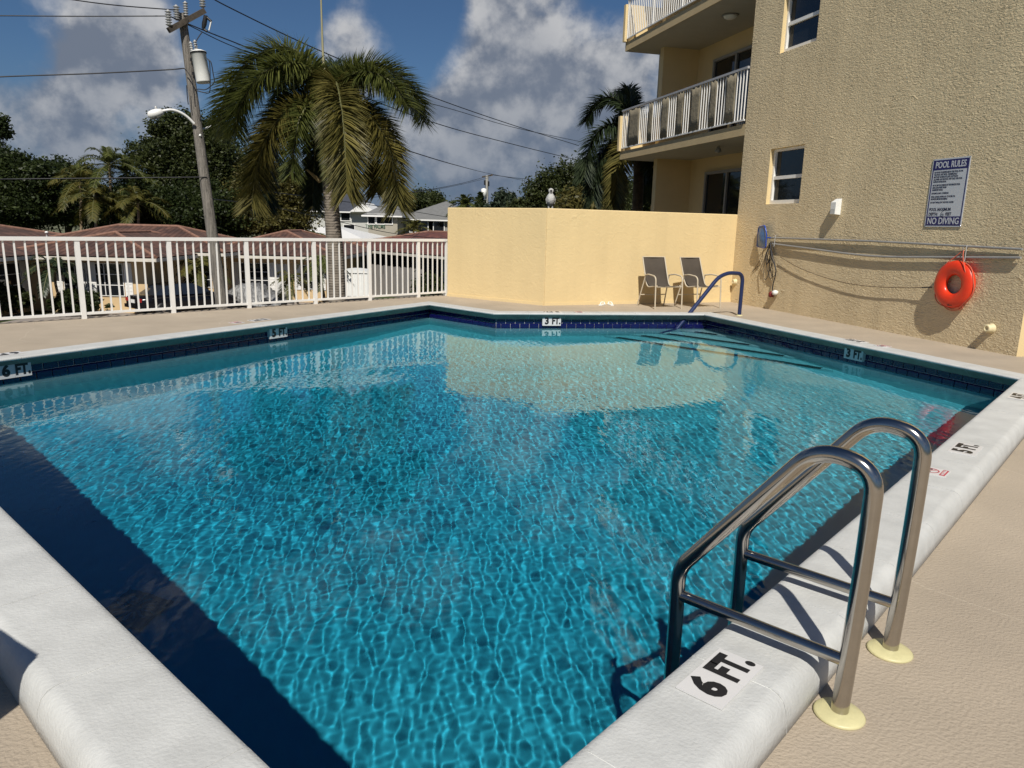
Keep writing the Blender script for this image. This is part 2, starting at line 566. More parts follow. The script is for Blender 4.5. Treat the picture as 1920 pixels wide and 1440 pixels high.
# ------------------------------------------------------------------ mesh helpers
class MB:
    def __init__(s):
        s.v, s.f, s.sm = [], [], []

    def add(s, vs_, fs_, smooth=False):
        o = len(s.v)
        s.v.extend([tuple(p) for p in vs_])
        s.f.extend([tuple(i + o for i in f) for f in fs_])
        s.sm.extend([smooth] * len(fs_))
        return s

    def box(s, c, size, rz=0.0, M=None):
        x, y, z = [q / 2 for q in size]
        pts = [Vector((a, b, d)) for d in (-z, z) for a, b in ((-x, -y), (x, -y), (x, y), (-x, y))]
        if M is not None:
            pts = [M @ p for p in pts]
        elif rz:
            Rz = Matrix.Rotation(rz, 3, 'Z')
            pts = [Rz @ p for p in pts]
        c = Vector(c)
        return s.add([p + c for p in pts], [(3, 2, 1, 0), (4, 5, 6, 7), (0, 1, 5, 4), (1, 2, 6, 5), (2, 3, 7, 6), (3, 0, 4, 7)])

    def hexa(s, b, t):        # bottom 4, top 4 (counter-clockwise from above)
        return s.add(list(b) + list(t), [(3, 2, 1, 0), (4, 5, 6, 7), (0, 1, 5, 4), (1, 2, 6, 5), (2, 3, 7, 6), (3, 0, 4, 7)])

    def bar(s, a, b, wx, wz, up=(0, 0, 1)):
        a, b = Vector(a), Vector(b)
        d = (b - a).normalized()
        sd = d.cross(Vector(up))
        if sd.length < 1e-4:
            sd = d.cross(Vector((1, 0, 0)))
        sd.normalize()
        u2 = sd.cross(d)
        o = [(-wx / 2, -wz / 2), (wx / 2, -wz / 2), (wx / 2, wz / 2), (-wx / 2, wz / 2)]
        pts = [a + sd * p + u2 * q for p, q in o] + [b + sd * p + u2 * q for p, q in o]
        return s.add(pts, [(0, 1, 2, 3), (7, 6, 5, 4), (1, 0, 4, 5), (2, 1, 5, 6), (3, 2, 6, 7), (0, 3, 7, 4)])

    def tube(s, path, r, seg=10, caps=True):
        P = [Vector(p) for p in path]
        n = len(P)
        rr = r if isinstance(r, (list, tuple)) else [r] * n
        T = [(P[min(i + 1, n - 1)] - P[max(i - 1, 0)]).normalized() for i in range(n)]
        nrm = T[0].orthogonal().normalized()
        pts = []
        for i in range(n):
            nrm = nrm - T[i] * nrm.dot(T[i])
            if nrm.length < 1e-6:
                nrm = T[i].orthogonal()
            nrm.normalize()
            bn = T[i].cross(nrm)
            for k in range(seg):
                a = 2 * math.pi * k / seg
                pts.append(P[i] + (nrm * math.cos(a) + bn * math.sin(a)) * rr[i])
        fs_ = [(i * seg + k, i * seg + (k + 1) % seg, (i + 1) * seg + (k + 1) % seg, (i + 1) * seg + k) for i in range(n - 1) for k in range(seg)]
        s.add(pts, fs_, True)
        if caps:
            s.add(pts[:seg], [tuple(reversed(range(seg)))])
            s.add(pts[-seg:], [tuple(range(seg))])
        return s

    def lathe(s, prof, c=(0, 0, 0), seg=20, axis=(0, 0, 1)):
        c = Vector(c)
        q = Vector((0, 0, 1)).rotation_difference(Vector(axis)).to_matrix()
        pts = [c + q @ Vector((r * math.cos(2 * math.pi * k / seg), r * math.sin(2 * math.pi * k / seg), z)) for r, z in prof for k in range(seg)]
        fs_ = [(i * seg + k, i * seg + (k + 1) % seg, (i + 1) * seg + (k + 1) % seg, (i + 1) * seg + k) for i in range(len(prof) - 1) for k in range(seg)]
        s.add(pts, fs_, True)
        if prof[0][0] > 1e-4:
            s.add(pts[:seg], [tuple(reversed(range(seg)))])
        if prof[-1][0] > 1e-4:
            s.add(pts[-seg:], [tuple(range(seg))])
        return s

    def quad(s, a, b, c, d):
        return s.add([a, b, c, d], [(0, 1, 2, 3)])

    def mesh(s, name, m):
        me = bpy.data.meshes.new(name)
        me.from_pydata([tuple(p) for p in s.v], [], s.f)
        me.polygons.foreach_set('use_smooth', s.sm)
        if m is not None:
            me.materials.append(m)
        return me

    def build(s, name, m, parent=None, loc=None):
        o = bpy.data.objects.new(name, s.mesh(name, m))
        C.objects.link(o)
        if loc is not None:
            o.location = loc
        if parent is not None:
            o.parent = parent
        return o


def fillet(pts, rad, n=6):
    P = [Vector(p) for p in pts]
    out = [P[0]]
    for i in range(1, len(P) - 1):
        r = rad[i - 1] if isinstance(rad, (list, tuple)) else rad
        a = (P[i - 1] - P[i])
        b = (P[i + 1] - P[i])
        d = min(r, a.length * .49, b.length * .49)
        p0, p2 = P[i] + a.normalized() * d, P[i] + b.normalized() * d
        for k in range(n + 1):
            t = k / n
            out.append(p0 * (1 - t) ** 2 + P[i] * 2 * t * (1 - t) + p2 * t * t)
    out.append(P[-1])
    return out


def spline(pts, n=8):
    P = [Vector(p) for p in pts]
    P = [P[0] * 2 - P[1]] + P + [P[-1] * 2 - P[-2]]
    out = []
    for i in range(1, len(P) - 2):
        for k in range(n):
            t = k / n
            a, b, c, d = P[i - 1], P[i], P[i + 1], P[i + 2]
            out.append(.5 * ((2 * b) + (c - a) * t + (2 * a - 5 * b + 4 * c - d) * t * t + (3 * b - a - 3 * c + d) * t ** 3))
    out.append(P[-2])
    return out


def tag(o, label=None, cat=None, group=None, kind=None):
    if label:
        o['label'] = label
    if cat:
        o['category'] = cat
    if group:
        o['group'] = group
    if kind:
        o['kind'] = kind
    return o


def thing(name, label, cat, loc=(0, 0, 0), rz=0.0, group=None):
    o = bpy.data.objects.new(name, None)
    o.empty_display_size = .2
    C.objects.link(o)
    o.location = loc
    o.rotation_euler = (0, 0, rz)
    return tag(o, label, cat, group)


def share(name, me, parent, M=None):
    o = bpy.data.objects.new(name, me)
    C.objects.link(o)
    if parent is not None:
        o.parent = parent
    if M is not None:
        o.matrix_local = M
    return o


def copy_tree(o, parent=None):
    kids = list(o.children)
    c = o.copy()
    C.objects.link(c)
    c.parent = parent
    for k in kids:
        copy_tree(k, c)
    return c


def bulk(name, V, F, m, parent=None, smooth=False, loops=None):
    me = bpy.data.meshes.new(name)
    V = np.asarray(V, np.float32)
    F = np.asarray(F, np.int32)
    k = F.shape[1]
    me.vertices.add(len(V))
    me.vertices.foreach_set('co', V.ravel())
    me.loops.add(F.size)
    me.loops.foreach_set('vertex_index', F.ravel())
    me.polygons.add(len(F))
    me.polygons.foreach_set('loop_start', np.arange(0, F.size, k, dtype=np.int32))
    me.polygons.foreach_set('use_smooth', np.full(len(F), smooth))
    me.update(calc_edges=True)
    me.materials.append(m)
    o = bpy.data.objects.new(name, me)
    C.objects.link(o)
    if parent is not None:
        o.parent = parent
    return o


def text(name, s, size, m, parent, M, bold=0.0, sx=1.0, align='CENTER', depth=.0006):
    cu = bpy.data.curves.new(name, 'FONT')
    cu.body = s
    cu.size = size
    cu.align_x = align
    cu.align_y = 'CENTER'
    cu.offset = bold
    cu.extrude = depth
    cu.resolution_u = 3
    cu.materials.append(m)
    tmp = bpy.data.objects.new(name, cu)
    me_ = bpy.data.meshes.new_from_object(tmp)
    bpy.data.objects.remove(tmp)
    o = bpy.data.objects.new(name, me_)
    C.objects.link(o)
    o.parent = parent
    o.matrix_local = M @ Matrix.Diagonal((sx, 1, 1, 1))
    return o


def frame(o, x, y):
    x = Vector(x).normalized()
    y = Vector(y)
    y = (y - x * y.dot(x)).normalized()
    z = x.cross(y)
    m = Matrix((x, y, z)).transposed().to_4x4()
    m.translation = Vector(o)
    return m


# ------------------------------------------------------------------ pool plan
HC = 0.12                      # top of the coping above the deck
WL = -0.12                     # water level
POOL = [Vector(p) for p in ((-.193, 1.231), (4.921, 6.970), (3.097, 11.879), (-.316, 11.337), (-1.439, 12.436), (-5.29, 5.85))]
NP_ = len(POOL)
EDIR = [(POOL[(i + 1) % NP_] - POOL[i]).normalized() for i in range(NP_)]
ENRM = [Vector((d.y, -d.x)) for d in EDIR]       # outward (the polygon runs counter-clockwise)


def miter(i):
    a, b = ENRM[i - 1], ENRM[i]
    return (a + b) / (1 + a.dot(b))


def offset(dist):
    return [POOL[i] + miter(i) * dist for i in range(NP_)]


def inside(poly, X, Y):
    ins = np.zeros(X.shape, bool)
    n = len(poly)
    for i in range(n):
        x1, y1 = poly[i][0], poly[i][1]
        x2, y2 = poly[(i + 1) % n][0], poly[(i + 1) % n][1]
        c = ((y1 > Y) != (y2 > Y)) & (X < (x2 - x1) * (Y - y1) / (y2 - y1 + 1e-12) + x1)
        ins ^= c
    return ins


# ------------------------------------------------------------------ ground, street, deck
ground = bulk('ground', [(-900, -300, -3.03), (900, -300, -3.03), (900, 1500, -3.03), (-900, 1500, -3.03)], [(0, 1, 2, 3)], m_ground)
tag(ground, kind='structure')
road = bulk('road', [(-120, 17.5, -3.02), (60, 17.5, -3.02), (60, 25.5, -3.02), (-120, 25.5, -3.02)], [(0, 1, 2, 3)], m_asphalt)
tag(road, kind='structure')
lawn = bulk('lawn', [(-60, 26, -3.015), (-2, 26, -3.015), (-2, 60, -3.015), (-60, 60, -3.015)], [(0, 1, 2, 3)], m_grass)
tag(lawn, kind='structure')
drive = bulk('driveway', [(-21.5, 26, -3.005), (-8.5, 26, -3.005), (-8.5, 48, -3.005), (-21.5, 42, -3.005)], [(0, 1, 2, 3)], m_paver)
tag(drive, kind='structure')
walk = bulk('path', [(-40, 32.2, -3.0), (-21.6, 32.2, -3.0), (-21.6, 33.2, -3.0), (-40, 33.2, -3.0)], [(0, 1, 2, 3)], m_paver)
tag(walk, kind='structure')
driveB = bulk('driveway', [(-8.3, 26, -3.003), (-5.0, 26, -3.003), (-6.5, 44, -3.003), (-9.5, 44, -3.003)], [(0, 1, 2, 3)], m_asphalt)
tag(driveB, kind='structure')

FP = [G(u, v, 0).to_2d() for u, v in ((158, 597.7), (322, 586), (463.5, 577), (587, 569), (692, 563), (785, 557.5))]
FEND = Vector((-1.414, 15.30))
fd = (FEND - FP[0]).normalized()
FP = [FP[0] + fd * ((p - FP[0]).dot(fd)) for p in FP]
step = (FP[1] - FP[0]).length
FPOSTS = [FP[0] - fd * step * 2, FP[0] - fd * step] + FP + [FEND]
fn = Vector((-fd.y, fd.x))     # outward, away from the deck
edge_far = FEND + fn * .14
edge_near = FEND - fd * 27 + fn * .14
DECK = [edge_near, Vector((edge_near.x, -9)), Vector((15, -9)), Vector((15, 17)), Vector((4.53, 15.62)), Vector((.567, 13.95)), Vector((-1.28, 15.36)), edge_far]
hole = offset(.23)
bm = bmesh.new()
ov = [bm.verts.new((p.x, p.y, 0)) for p in DECK]
hv = [bm.verts.new((p.x, p.y, 0)) for p in hole]
es = [bm.edges.new((ov[i], ov[(i + 1) % len(ov)])) for i in range(len(ov))] + [bm.edges.new((hv[i], hv[(i + 1) % NP_])) for i in range(NP_)]
bmesh.ops.triangle_fill(bm, edges=es, use_beauty=True, use_dissolve=False)
for f in bm.faces:
    if f.normal.z < 0:
        f.normal_flip()
lo = [bm.verts.new((p.x, p.y, -3.02)) for p in DECK]
for i in range(len(ov)):
    j = (i + 1) % len(ov)
    bm.faces.new((ov[i], ov[j], lo[j], lo[i]))
me = bpy.data.meshes.new('deck_floor')
bm.to_mesh(me)
bm.free()
me.materials.append(m_deck)
deck = bpy.data.objects.new('deck_floor', me)
C.objects.link(deck)
tag(deck, kind='structure')

# ------------------------------------------------------------------ pool shell
UD = Vector((.6653, .7465))


def depth(x, y):
    s_ = x * UD.x + y * UD.y
    return np.interp(s_, [-5, 3.5, 5.6, 8.0, 10.0, 20], [1.92, 1.88, 1.55, 1.06, .98, .95])


wallp = offset(.125)
mb = MB()
for i in range(NP_):
    a, b = wallp[i], wallp[(i + 1) % NP_]
    mb.quad((b.x, b.y, .005), (a.x, a.y, .005), (a.x, a.y, -2.2), (b.x, b.y, -2.2))
pool_wall = mb.build('pool_wall', m_plaster)
tag(pool_wall, kind='structure')
exp_ = offset(.12)
gx = np.arange(-5.8, 5.4, .2)
gy = np.arange(.8, 12.9, .2)
X, Y = np.meshgrid(gx, gy)
Z = -depth(X, Y)
idx = np.arange(X.size).reshape(X.shape)
q = np.stack([idx[:-1, :-1], idx[:-1, 1:], idx[1:, 1:], idx[1:, :-1]], -1).reshape(-1, 4)
big = offset(.5)
keep = inside(big, X.ravel()[q].mean(1), Y.ravel()[q].mean(1))
pool_floor = bulk('pool_floor', np.stack([X, Y, Z], -1).reshape(-1, 3), q[keep], m_plaster, None, True)
tag(pool_floor, kind='structure')
for o in (pool_wall, pool_floor):
    o.cycles.is_caustics_receiver = True

# corner steps
FRc = POOL[2]
dfar, dfr = EDIR[2], -EDIR[1]
steps = []
for i, (m_, top) in enumerate(((.62, -.30), (1.42, -.50), (2.16, -.68), (2.88, -.84))):
    k_ = m_ / 1.747
    p0, p1, p2 = FRc + miter(2) * .04, FRc + dfar * k_, FRc + dfr * m_
    mb = MB()
    zz = -1.2
    mb.add([(p0.x, p0.y, top), (p1.x, p1.y, top), (p2.x, p2.y, top), (p0.x, p0.y, zz), (p1.x, p1.y, zz), (p2.x, p2.y, zz)],
           [(0, 1, 2), (1, 4, 5, 2), (0, 3, 4, 1), (2, 5, 3, 0)])
    so = mb.build('pool_step', m_plaster, pool_floor)
    so.cycles.is_caustics_receiver = True
    ed = (p2 - p1).normalized()
    inn = Vector((ed.y, -ed.x))
    if inn.dot(p0 - p1) < 0:
        inn = -inn
    a, b = p1 + ed * .22, p2 - ed * .16
    mb = MB()
    mb.add([(a.x, a.y, top + .004), (b.x, b.y, top + .004), (b.x + inn.x * .08, b.y + inn.y * .08, top + .004), (a.x + inn.x * .08, a.y + inn.y * .08, top + .004), (a.x - inn.x * .004, a.y - inn.y * .004, top - .06), (b.x - inn.x * .004, b.y - inn.y * .004, top - .06), (a.x - inn.x * .004, a.y - inn.y * .004, top + .004), (b.x - inn.x * .004, b.y - inn.y * .004, top + .004)], [(0, 1, 2, 3), (4, 5, 7, 6)])
    no = mb.build('nosing_tile', m_black, so)
    no.cycles.is_caustics_receiver = True

# coping stones
PROF = [(.135, -.004), (.085, .030), (.038, .066), (.009, .092), (.0, .106), (.006, .116), (.020, .1205), (.034, .122), (.044, .122), (.258, .122), (.268, .1212), (.288, .114), (.306, .096), (.316, .070), (.321, .045), (.326, -.01), (.15, -.02)]
coping = bpy.data.objects.new('pool_coping', None)
C.objects.link(coping)
tag(coping, kind='structure')


def coping_ring(base_, vec, dz=0.0, shrink=0.0):
    out = []
    for w_, z_ in PROF:
        if shrink:
            w_ = w_ + .006 if w_ < .2 else w_ - .004
            z_ = z_ - shrink if z_ > .1 else z_
        out.append((base_.x + vec.x * w_, base_.y + vec.y * w_, z_ + dz))
    return out


rng = random.Random(4)
npf = len(PROF)
for i in range(NP_):
    a, b = POOL[i], POOL[(i + 1) % NP_]
    L_ = (b - a).length
    n = max(2, round(L_ / .61))
    for k in range(n):
        t0, t1 = k / n * L_, (k + 1) / n * L_
        g = .002
        r0 = (a, miter(i)) if k == 0 else (a + EDIR[i] * (t0 + g), ENRM[i])
        r1 = (b, miter((i + 1) % NP_)) if k == n - 1 else (a + EDIR[i] * (t1 - g), ENRM[i])
        dz = rng.uniform(-.0012, .0012)
        v = coping_ring(*r0, dz) + coping_ring(*r1, dz)
        fs_ = [(j, (j + 1) % npf, npf + (j + 1) % npf, npf + j) for j in range(npf)]
        mb = MB()
        mb.add(v, fs_, True)
        mb.add(v[:npf], [tuple(reversed(range(npf)))])
        mb.add(v[npf:], [tuple(range(npf))])
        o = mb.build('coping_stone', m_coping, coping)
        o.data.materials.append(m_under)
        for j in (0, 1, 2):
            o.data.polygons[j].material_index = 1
    v = coping_ring(a, miter(i), 0, .0025) + coping_ring(b, miter((i + 1) % NP_), 0, .0025)
    mb = MB()
    mb.add(v, [(j, (j + 1) % npf, npf + (j + 1) % npf, npf + j) for j in range(npf)], True)
    mb.build('coping_mortar', m_mortar, coping)

# waterline tiles
TW = .152


def tilemesh(name, wd, h, d, m, round_top=False):
    x, t = wd / 2, h / 2
    bv = .006
    mb = MB()
    zt = .004 if not round_top else .010
    mb.add([(-x, -t, 0), (x, -t, 0), (x, t, 0), (-x, t, 0), (-x + .002, -t + .002, d - .002), (x - .002, -t + .002, d - .002), (x - .002, t - zt, d - .002), (-x + .002, t - zt, d - .002),
            (-x + bv, -t + bv, d), (x - bv, -t + bv, d), (x - bv, t - zt - .006, d), (-x + bv, t - zt - .006, d)],
           [(0, 1, 5, 4), (1, 2, 6, 5), (2, 3, 7, 6), (3, 0, 4, 7), (4, 5, 9, 8), (5, 6, 10, 9), (6, 7, 11, 10), (7, 4, 8, 11), (8, 9, 10, 11)])
    return mb.mesh(name, m)


tile_u = tilemesh('tile', TW - .004, .070, .008, m_tile)
tile_l = tilemesh('tile', TW - .004, .150, .020, m_trim, True)
for i in (1, 2, 3, 4):
    a, b = wallp[i], wallp[(i + 1) % NP_]
    d2, n2 = EDIR[i], -ENRM[i]
    L_ = (b - a).length
    n = round(L_ / TW)
    tw = L_ / n
    x3, z3, n3 = Vector((-d2.x, -d2.y, 0)), Vector((0, 0, 1)), Vector((n2.x, n2.y, 0))
    mb = MB()
    mb.quad((b.x + n2.x * .001, b.y + n2.y * .001, .012), (a.x + n2.x * .001, a.y + n2.y * .001, .012), (a.x + n2.x * .001, a.y + n2.y * .001, -.215), (b.x + n2.x * .001, b.y + n2.y * .001, -.215))
    mb.build('grout_bed', m_grout, pool_wall).cycles.is_caustics_receiver = True
    for k in range(n):
        c = a + d2 * ((k + .5) * tw) + n2 * .0015
        share('tile', tile_u, pool_wall, frame((c.x, c.y, -.022), x3, z3) @ Matrix.Diagonal((tw / TW, 1, 1, 1)))
    for k in range(n + 1):
        c0_, c1_ = max(0, (k - .5) * tw), min(L_, (k + .5) * tw)
        c = a + d2 * ((c0_ + c1_) / 2) + n2 * .0015
        share('tile', tile_l, pool_wall, frame((c.x, c.y, -.136), x3, z3) @ Matrix.Diagonal(((c1_ - c0_) / TW, 1, 1, 1))).cycles.is_caustics_receiver = True

# water: real waves, absorbing body
h = .011
wx = np.arange(-5.6, 5.3, h)
wy = np.arange(.9, 12.8, h)
X, Y = np.meshgrid(wx, wy)
rg = np.random.default_rng(11)
Z = np.zeros_like(X)
nw = 90
for i in range(nw):
    lam = .040 * (3.8 ** rg.random())
    k_ = 2 * math.pi / lam
    th = rg.normal(.10, .30) if i % 5 else rg.random() * 6.283
    amp = .0215 / math.sqrt(nw) / k_ * (1.0 if lam < .10 else .85) * (1.0 if i % 5 else .7)
    wob = .35 * np.sin(X * (.8 + .9 * rg.random()) + Y * (.7 + rg.random()) + rg.random() * 6.283)
    Z += amp * np.cos(k_ * (X * math.cos(th) + Y * math.sin(th)) + rg.random() * 6.283 + wob * 2.0)
for i in range(8):
    lam = .9 + rg.random() * 1.6
    k_ = 2 * math.pi / lam
    th = rg.random() * 6.283
    Z += .004 / k_ * np.cos(k_ * (X * math.cos(th) + Y * math.sin(th)) + rg.random() * 6.283)
# calmer in the lee of the left and far copings
calm = np.full(X.shape, 1.0)
for i, (rd, lo_) in {4: (2.2, .42), 5: (1.2, .75), 3: (1.0, .7), 2: (.9, .7), 1: (1.4, .6)}.items():
    a = POOL[i]
    dist = -((X - a.x) * ENRM[i].x + (Y - a.y) * ENRM[i].y)
    t_ = np.clip(dist / rd, 0, 1)
    calm = np.minimum(calm, lo_ + (1 - lo_) * t_ * t_ * (3 - 2 * t_))
patch = .5 + .5 * np.sin(X * .9 + 1.3) * np.cos(Y * .7 - X * .35 + .6)
Z *= calm * (.82 + .36 * patch)
idx = np.arange(X.size).reshape(X.shape)
q = np.stack([idx[:-1, :-1], idx[:-1, 1:], idx[1:, 1:], idx[1:, :-1]], -1).reshape(-1, 4)
keep = inside(offset(.16), X.ravel()[q].mean(1), Y.ravel()[q].mean(1))
q = q[keep]
used = np.unique(q)
remap = np.zeros(X.size, np.int32)
remap[used] = np.arange(len(used))
mw = bpy.data.materials.new('pool_water')
mw.use_nodes = True
t = mw.node_tree
t.nodes.clear()
o_ = t.nodes.new('ShaderNodeOutputMaterial')
g_ = t.nodes.new('ShaderNodeBsdfGlass')
g_.inputs['IOR'].default_value = 1.333
g_.inputs['Roughness'].default_value = 0.0
t.links.new(g_.outputs[0], o_.inputs[0])
water = bulk('pool_water', np.stack([X, Y, Z + WL], -1).reshape(-1, 3)[used], remap[q], mw, None, True)
tag(water, kind='structure')
water.cycles.is_caustics_caster = True
mv = bpy.data.materials.new('pool_water_body')
mv.use_nodes = True
t = mv.node_tree
t.nodes.clear()
o_ = t.nodes.new('ShaderNodeOutputMaterial')
va = t.nodes.new('ShaderNodeVolumeAbsorption')
va.inputs[0].default_value = (.0, .765, .868, 1)
va.inputs[1].default_value = 1.5
t.links.new(va.outputs[0], o_.inputs[1])
bp_ = offset(.18)
mb = MB()
mb.add([(p.x, p.y, -2.3) for p in bp_] + [(p.x, p.y, WL + .012) for p in bp_],
       [tuple(reversed(range(NP_))), tuple(range(NP_, 2 * NP_))] + [(i, (i + 1) % NP_, (i + 1) % NP_ + NP_, i + NP_) for i in range(NP_)])
mb.build('water_body', mv, water)

# drain cover on the pool floor
dc = Vector((-2.30, 4.10))
dz = -float(depth(dc.x, dc.y)) + .01
drain = thing('drain_cover', 'square slotted drain cover on the dark pool floor beside the shaded side', 'drain', (dc.x, dc.y, dz), R(-15))
mb = MB()
mb.box((0, 0, .01), (.30, .30, .02))
dp = mb.build('cover_plate', mat('grey_drain_plastic', (.20, .22, .22), .6), drain)
for k in range(14):
    a = 2 * math.pi * k / 14
    mb = MB()
    mb.bar((.045 * math.cos(a), .045 * math.sin(a), .024), (.125 * math.cos(a), .125 * math.sin(a), .024), .016, .008)
    mb.build('grate_bar', mat('pale_drain_plastic', (.42, .44, .43), .6), drain)
for o in drain.children:
    o.cycles.is_caustics_receiver = True

# ------------------------------------------------------------------ depth markers
m_mark = mat('marker_tile_glaze', (.63, .62, .61), .3, var=.03)


def marker(edge, xy, digit, label, vertical=False, group=None):
    nin = Vector((-ENRM[edge].x, -ENRM[edge].y, 0))
    if vertical:
        a = POOL[edge]
        t_ = (Vector(xy[:2]) - a).dot(EDIR[edge])
        p = a + EDIR[edge] * t_
        o = Vector((p.x, p.y, -.012)) - nin * .072
        yv = Vector((0, 0, 1))
        xv = yv.cross(nin)
        sz = (.30, .145)
    else:
        o = Vector((xy[0], xy[1], HC + .0035))
        yv = nin
        xv = Vector((yv.y, -yv.x, 0))
        sz = (.284, .147)
    e = thing('depth_marker', label, 'depth marker', (0, 0, 0), 0, group)
    e.matrix_world = frame(o, xv, yv)
    for s_ in (-1, 1):
        mb = MB()
        dd = .055 if vertical else .005
        mb.box((s_ * sz[0] / 4, 0, .0045 - dd / 2), (sz[0] / 2 - .0015, sz[1], dd))
        mb.build('tile', m_mark, e)
    text('lettering', digit, .146, m_black, e, Matrix.Translation((-sz[0] * .26, -.001, .0052)), .0075, .95)
    text('lettering', 'FT.', .145, m_black, e, Matrix.Translation((sz[0] * .24, -.001, .0052)), .0075, .74)
    return e


def no_dive(edge, xy, label):
    nin = Vector((-ENRM[edge].x, -ENRM[edge].y, 0))
    e = thing('no_diving_marker', label, 'marker')
    e.matrix_world = frame((xy[0], xy[1], HC + .0035), Vector((nin.y, -nin.x, 0)), nin)
    mb = MB()
    mb.box((0, 0, .0015), (.147, .147, .004))
    mb.build('tile', m_mark, e)
    mb = MB()
    n = 28
    pts = []
    for k in range(n):
        a = 2 * math.pi * k / n
        for r_ in (.048, .040):
            pts.append((r_ * math.cos(a), .018 + r_ * math.sin(a), .0042))
    mb.add(pts, [(2 * k, (2 * k + 2) % (2 * n), (2 * k + 3) % (2 * n), 2 * k + 1) for k in range(n)])
    mb.build('circle', m_red, e)
    mb = MB()
    mb.bar((-.03, .048, .0044), (.03, -.012, .0044), .008, .0006)
    mb.build('slash', m_red, e)
    mb = MB()
    mb.tube([(-.03, .012, .0046), (-.005, .022, .0046), (.012, .03, .0046), (.026, .012, .0046)], .004, 5)
    mb.build('diver', m_black, e)
    mb = MB()
    mb.box((0, -.053, .0042), (.12, .028, .001))
    mb.build('caption_bar', m_red, e)
    text('lettering', 'NO DIVING', .022, m_mark, e, Matrix.Translation((0, -.053, .0052)), .0006, .85)
    return e


marker(0, (.655, 1.985), '6', 'six foot depth tile on white coping next to the steel ladder')
marker(0, (2.905, 4.485), '5', 'five foot depth tile on white coping beyond the steel ladder')
marker(0, (4.34, 6.10), '4', 'depth tile on white coping close to the pool corner at the right edge')
marker(4, (-3.45, 9.86), '5', 'five foot depth tile seen upside down on coping along the railing side')
marker(4, (-4.90, 6.95), '6', 'six foot depth tile seen upside down on coping at the left edge')
marker(1, (4.35, 9.20), '3', 'three foot depth tile seen upside down on coping along the stucco building')
marker(2, (.62, 11.62), '3', 'three foot depth tile seen upside down on coping facing the yellow wall')
vp = [(4, G(540, 617, .05), '5', 'five foot plaque on the pool side wall below the railing'), (4, G(54, 688, .05), '6', 'six foot plaque on the pool side wall at the left edge'),
      (1, G(1597, 655, .05), '3', 'three foot plaque on the pool side wall below the stucco building'), (2, G(1035, 595, .05), '3', 'three foot plaque on the pool end wall below the yellow wall')]
for e_, p, d_, lb in vp:
    marker(e_, p, d_, lb, True)
no_dive(0, (2.44, 4.02), 'red no diving tile on coping just beyond the steel ladder')
no_dive(4, (-3.64, 9.55), 'red no diving tile on coping along the railing side')
no_dive(1, (4.50, 8.82), 'red no diving tile on coping along the stucco building')
no_dive(2, (1.05, 11.69), 'red no diving tile on coping facing the yellow wall')

# ------------------------------------------------------------------ ladder
LB = [Vector((1.032, 1.993, 0)), Vector((1.366, 2.348, 0))]
lin = Vector((-.7465, .6653, 0))
ladder = thing('pool_ladder', 'bent stainless steel pool ladder with two grab rails on the near coping', 'ladder', LB[0])
prof = [(0, 0), (-.012, .40), (-.015, .80), (.155, .825), (.40, .515), (.576, .290), (.574, .12), (.574, -1.15)]
for k, b in enumerate(LB):
    pts = [b - LB[0] + lin * p + Vector((0, 0, z)) for p, z in prof]
    path = fillet(pts, [.3, .135, .15, .02, .05, .02], 10)
    mb = MB()
    mb.tube(path, .0262, 18)
    o = mb.build('grab_rail', m_steel, ladder)
    o.cycles.is_caustics_receiver = True
    mb = MB()
    mb.tube([b - LB[0] + lin * .005 + Vector((0, 0, .185)), b - LB[0] + lin * .565 + Vector((0, 0, .190))], .0195, 14)
    mb.build('cross_bar', m_steel, ladder)
    mb = MB()
    mb.lathe([(.074, .001), (.076, .005), (.070, .011), (.045, .016), (.030, .018)], b - LB[0], 28)
    mb.build('escutcheon', m_cream, ladder)
sp = LB[1] - LB[0]
for z in (-.38, -.66, -.94):
    mb = MB()
    a = lin * .574 + Vector((0, 0, z))
    mb.bar(a, a + sp, .085, .03)
    o = mb.build('tread', m_white2, ladder)
    o.cycles.is_caustics_receiver = True

# ------------------------------------------------------------------ handrail over the steps
hb = Vector((3.965, 12.83, 0))
hn = Vector((-.8, -.6, 0))
hr = thing('step_handrail', 'blue vinyl covered handrail bending down into the water over the steps', 'handrail', hb)
path = fillet([hn * p + Vector((0, 0, z)) for p, z in ((0, 0), (-.005, .735), (.40, .755), (.66, .69), (1.62, -.135), (2.0, -.46))], [.16, .10, .16, .02], 8)
mb = MB()
mb.tube(path, .033, 14)
mb.build('rail', m_rail_blue, hr).cycles.is_caustics_receiver = True
mb = MB()
mb.lathe([(.055, 0), (.055, .01), (.035, .02)], (0, 0, 0), 18)
mb.build('escutcheon', m_cream, hr)

# ------------------------------------------------------------------ railing along the deck edge
fence = thing('pool_railing', 'white metal picket railing along the far edge of the deck', 'railing', (FEND.x, FEND.y, 0))
FO = Vector((FEND.x, FEND.y, 0))
RZ = math.atan2(fd.y, fd.x)
TOP = 1.115
post = MB().box((0, 0, TOP / 2), (.064, .045, TOP)).mesh('post', m_white)
pick = MB().box((0, 0, (TOP + .09) / 2), (.021, .021, TOP - .09)).mesh('picket', m_white)
for p in FPOSTS:
    share('post', post, fence, Matrix.Translation(Vector((p.x, p.y, 0)) - FO) @ Matrix.Rotation(RZ, 4, 'Z'))
a, b = FPOSTS[0], FPOSTS[-1]
for nm, z, wd, ht in (('top_rail', TOP + .018, .062, .052), ('bottom_rail', .075, .034, .036)):
    mb = MB()
    mb.bar(Vector((a.x, a.y, z)) - FO, Vector((b.x, b.y, z)) - FO, wd, ht)
    mb.build(nm, m_white, fence)
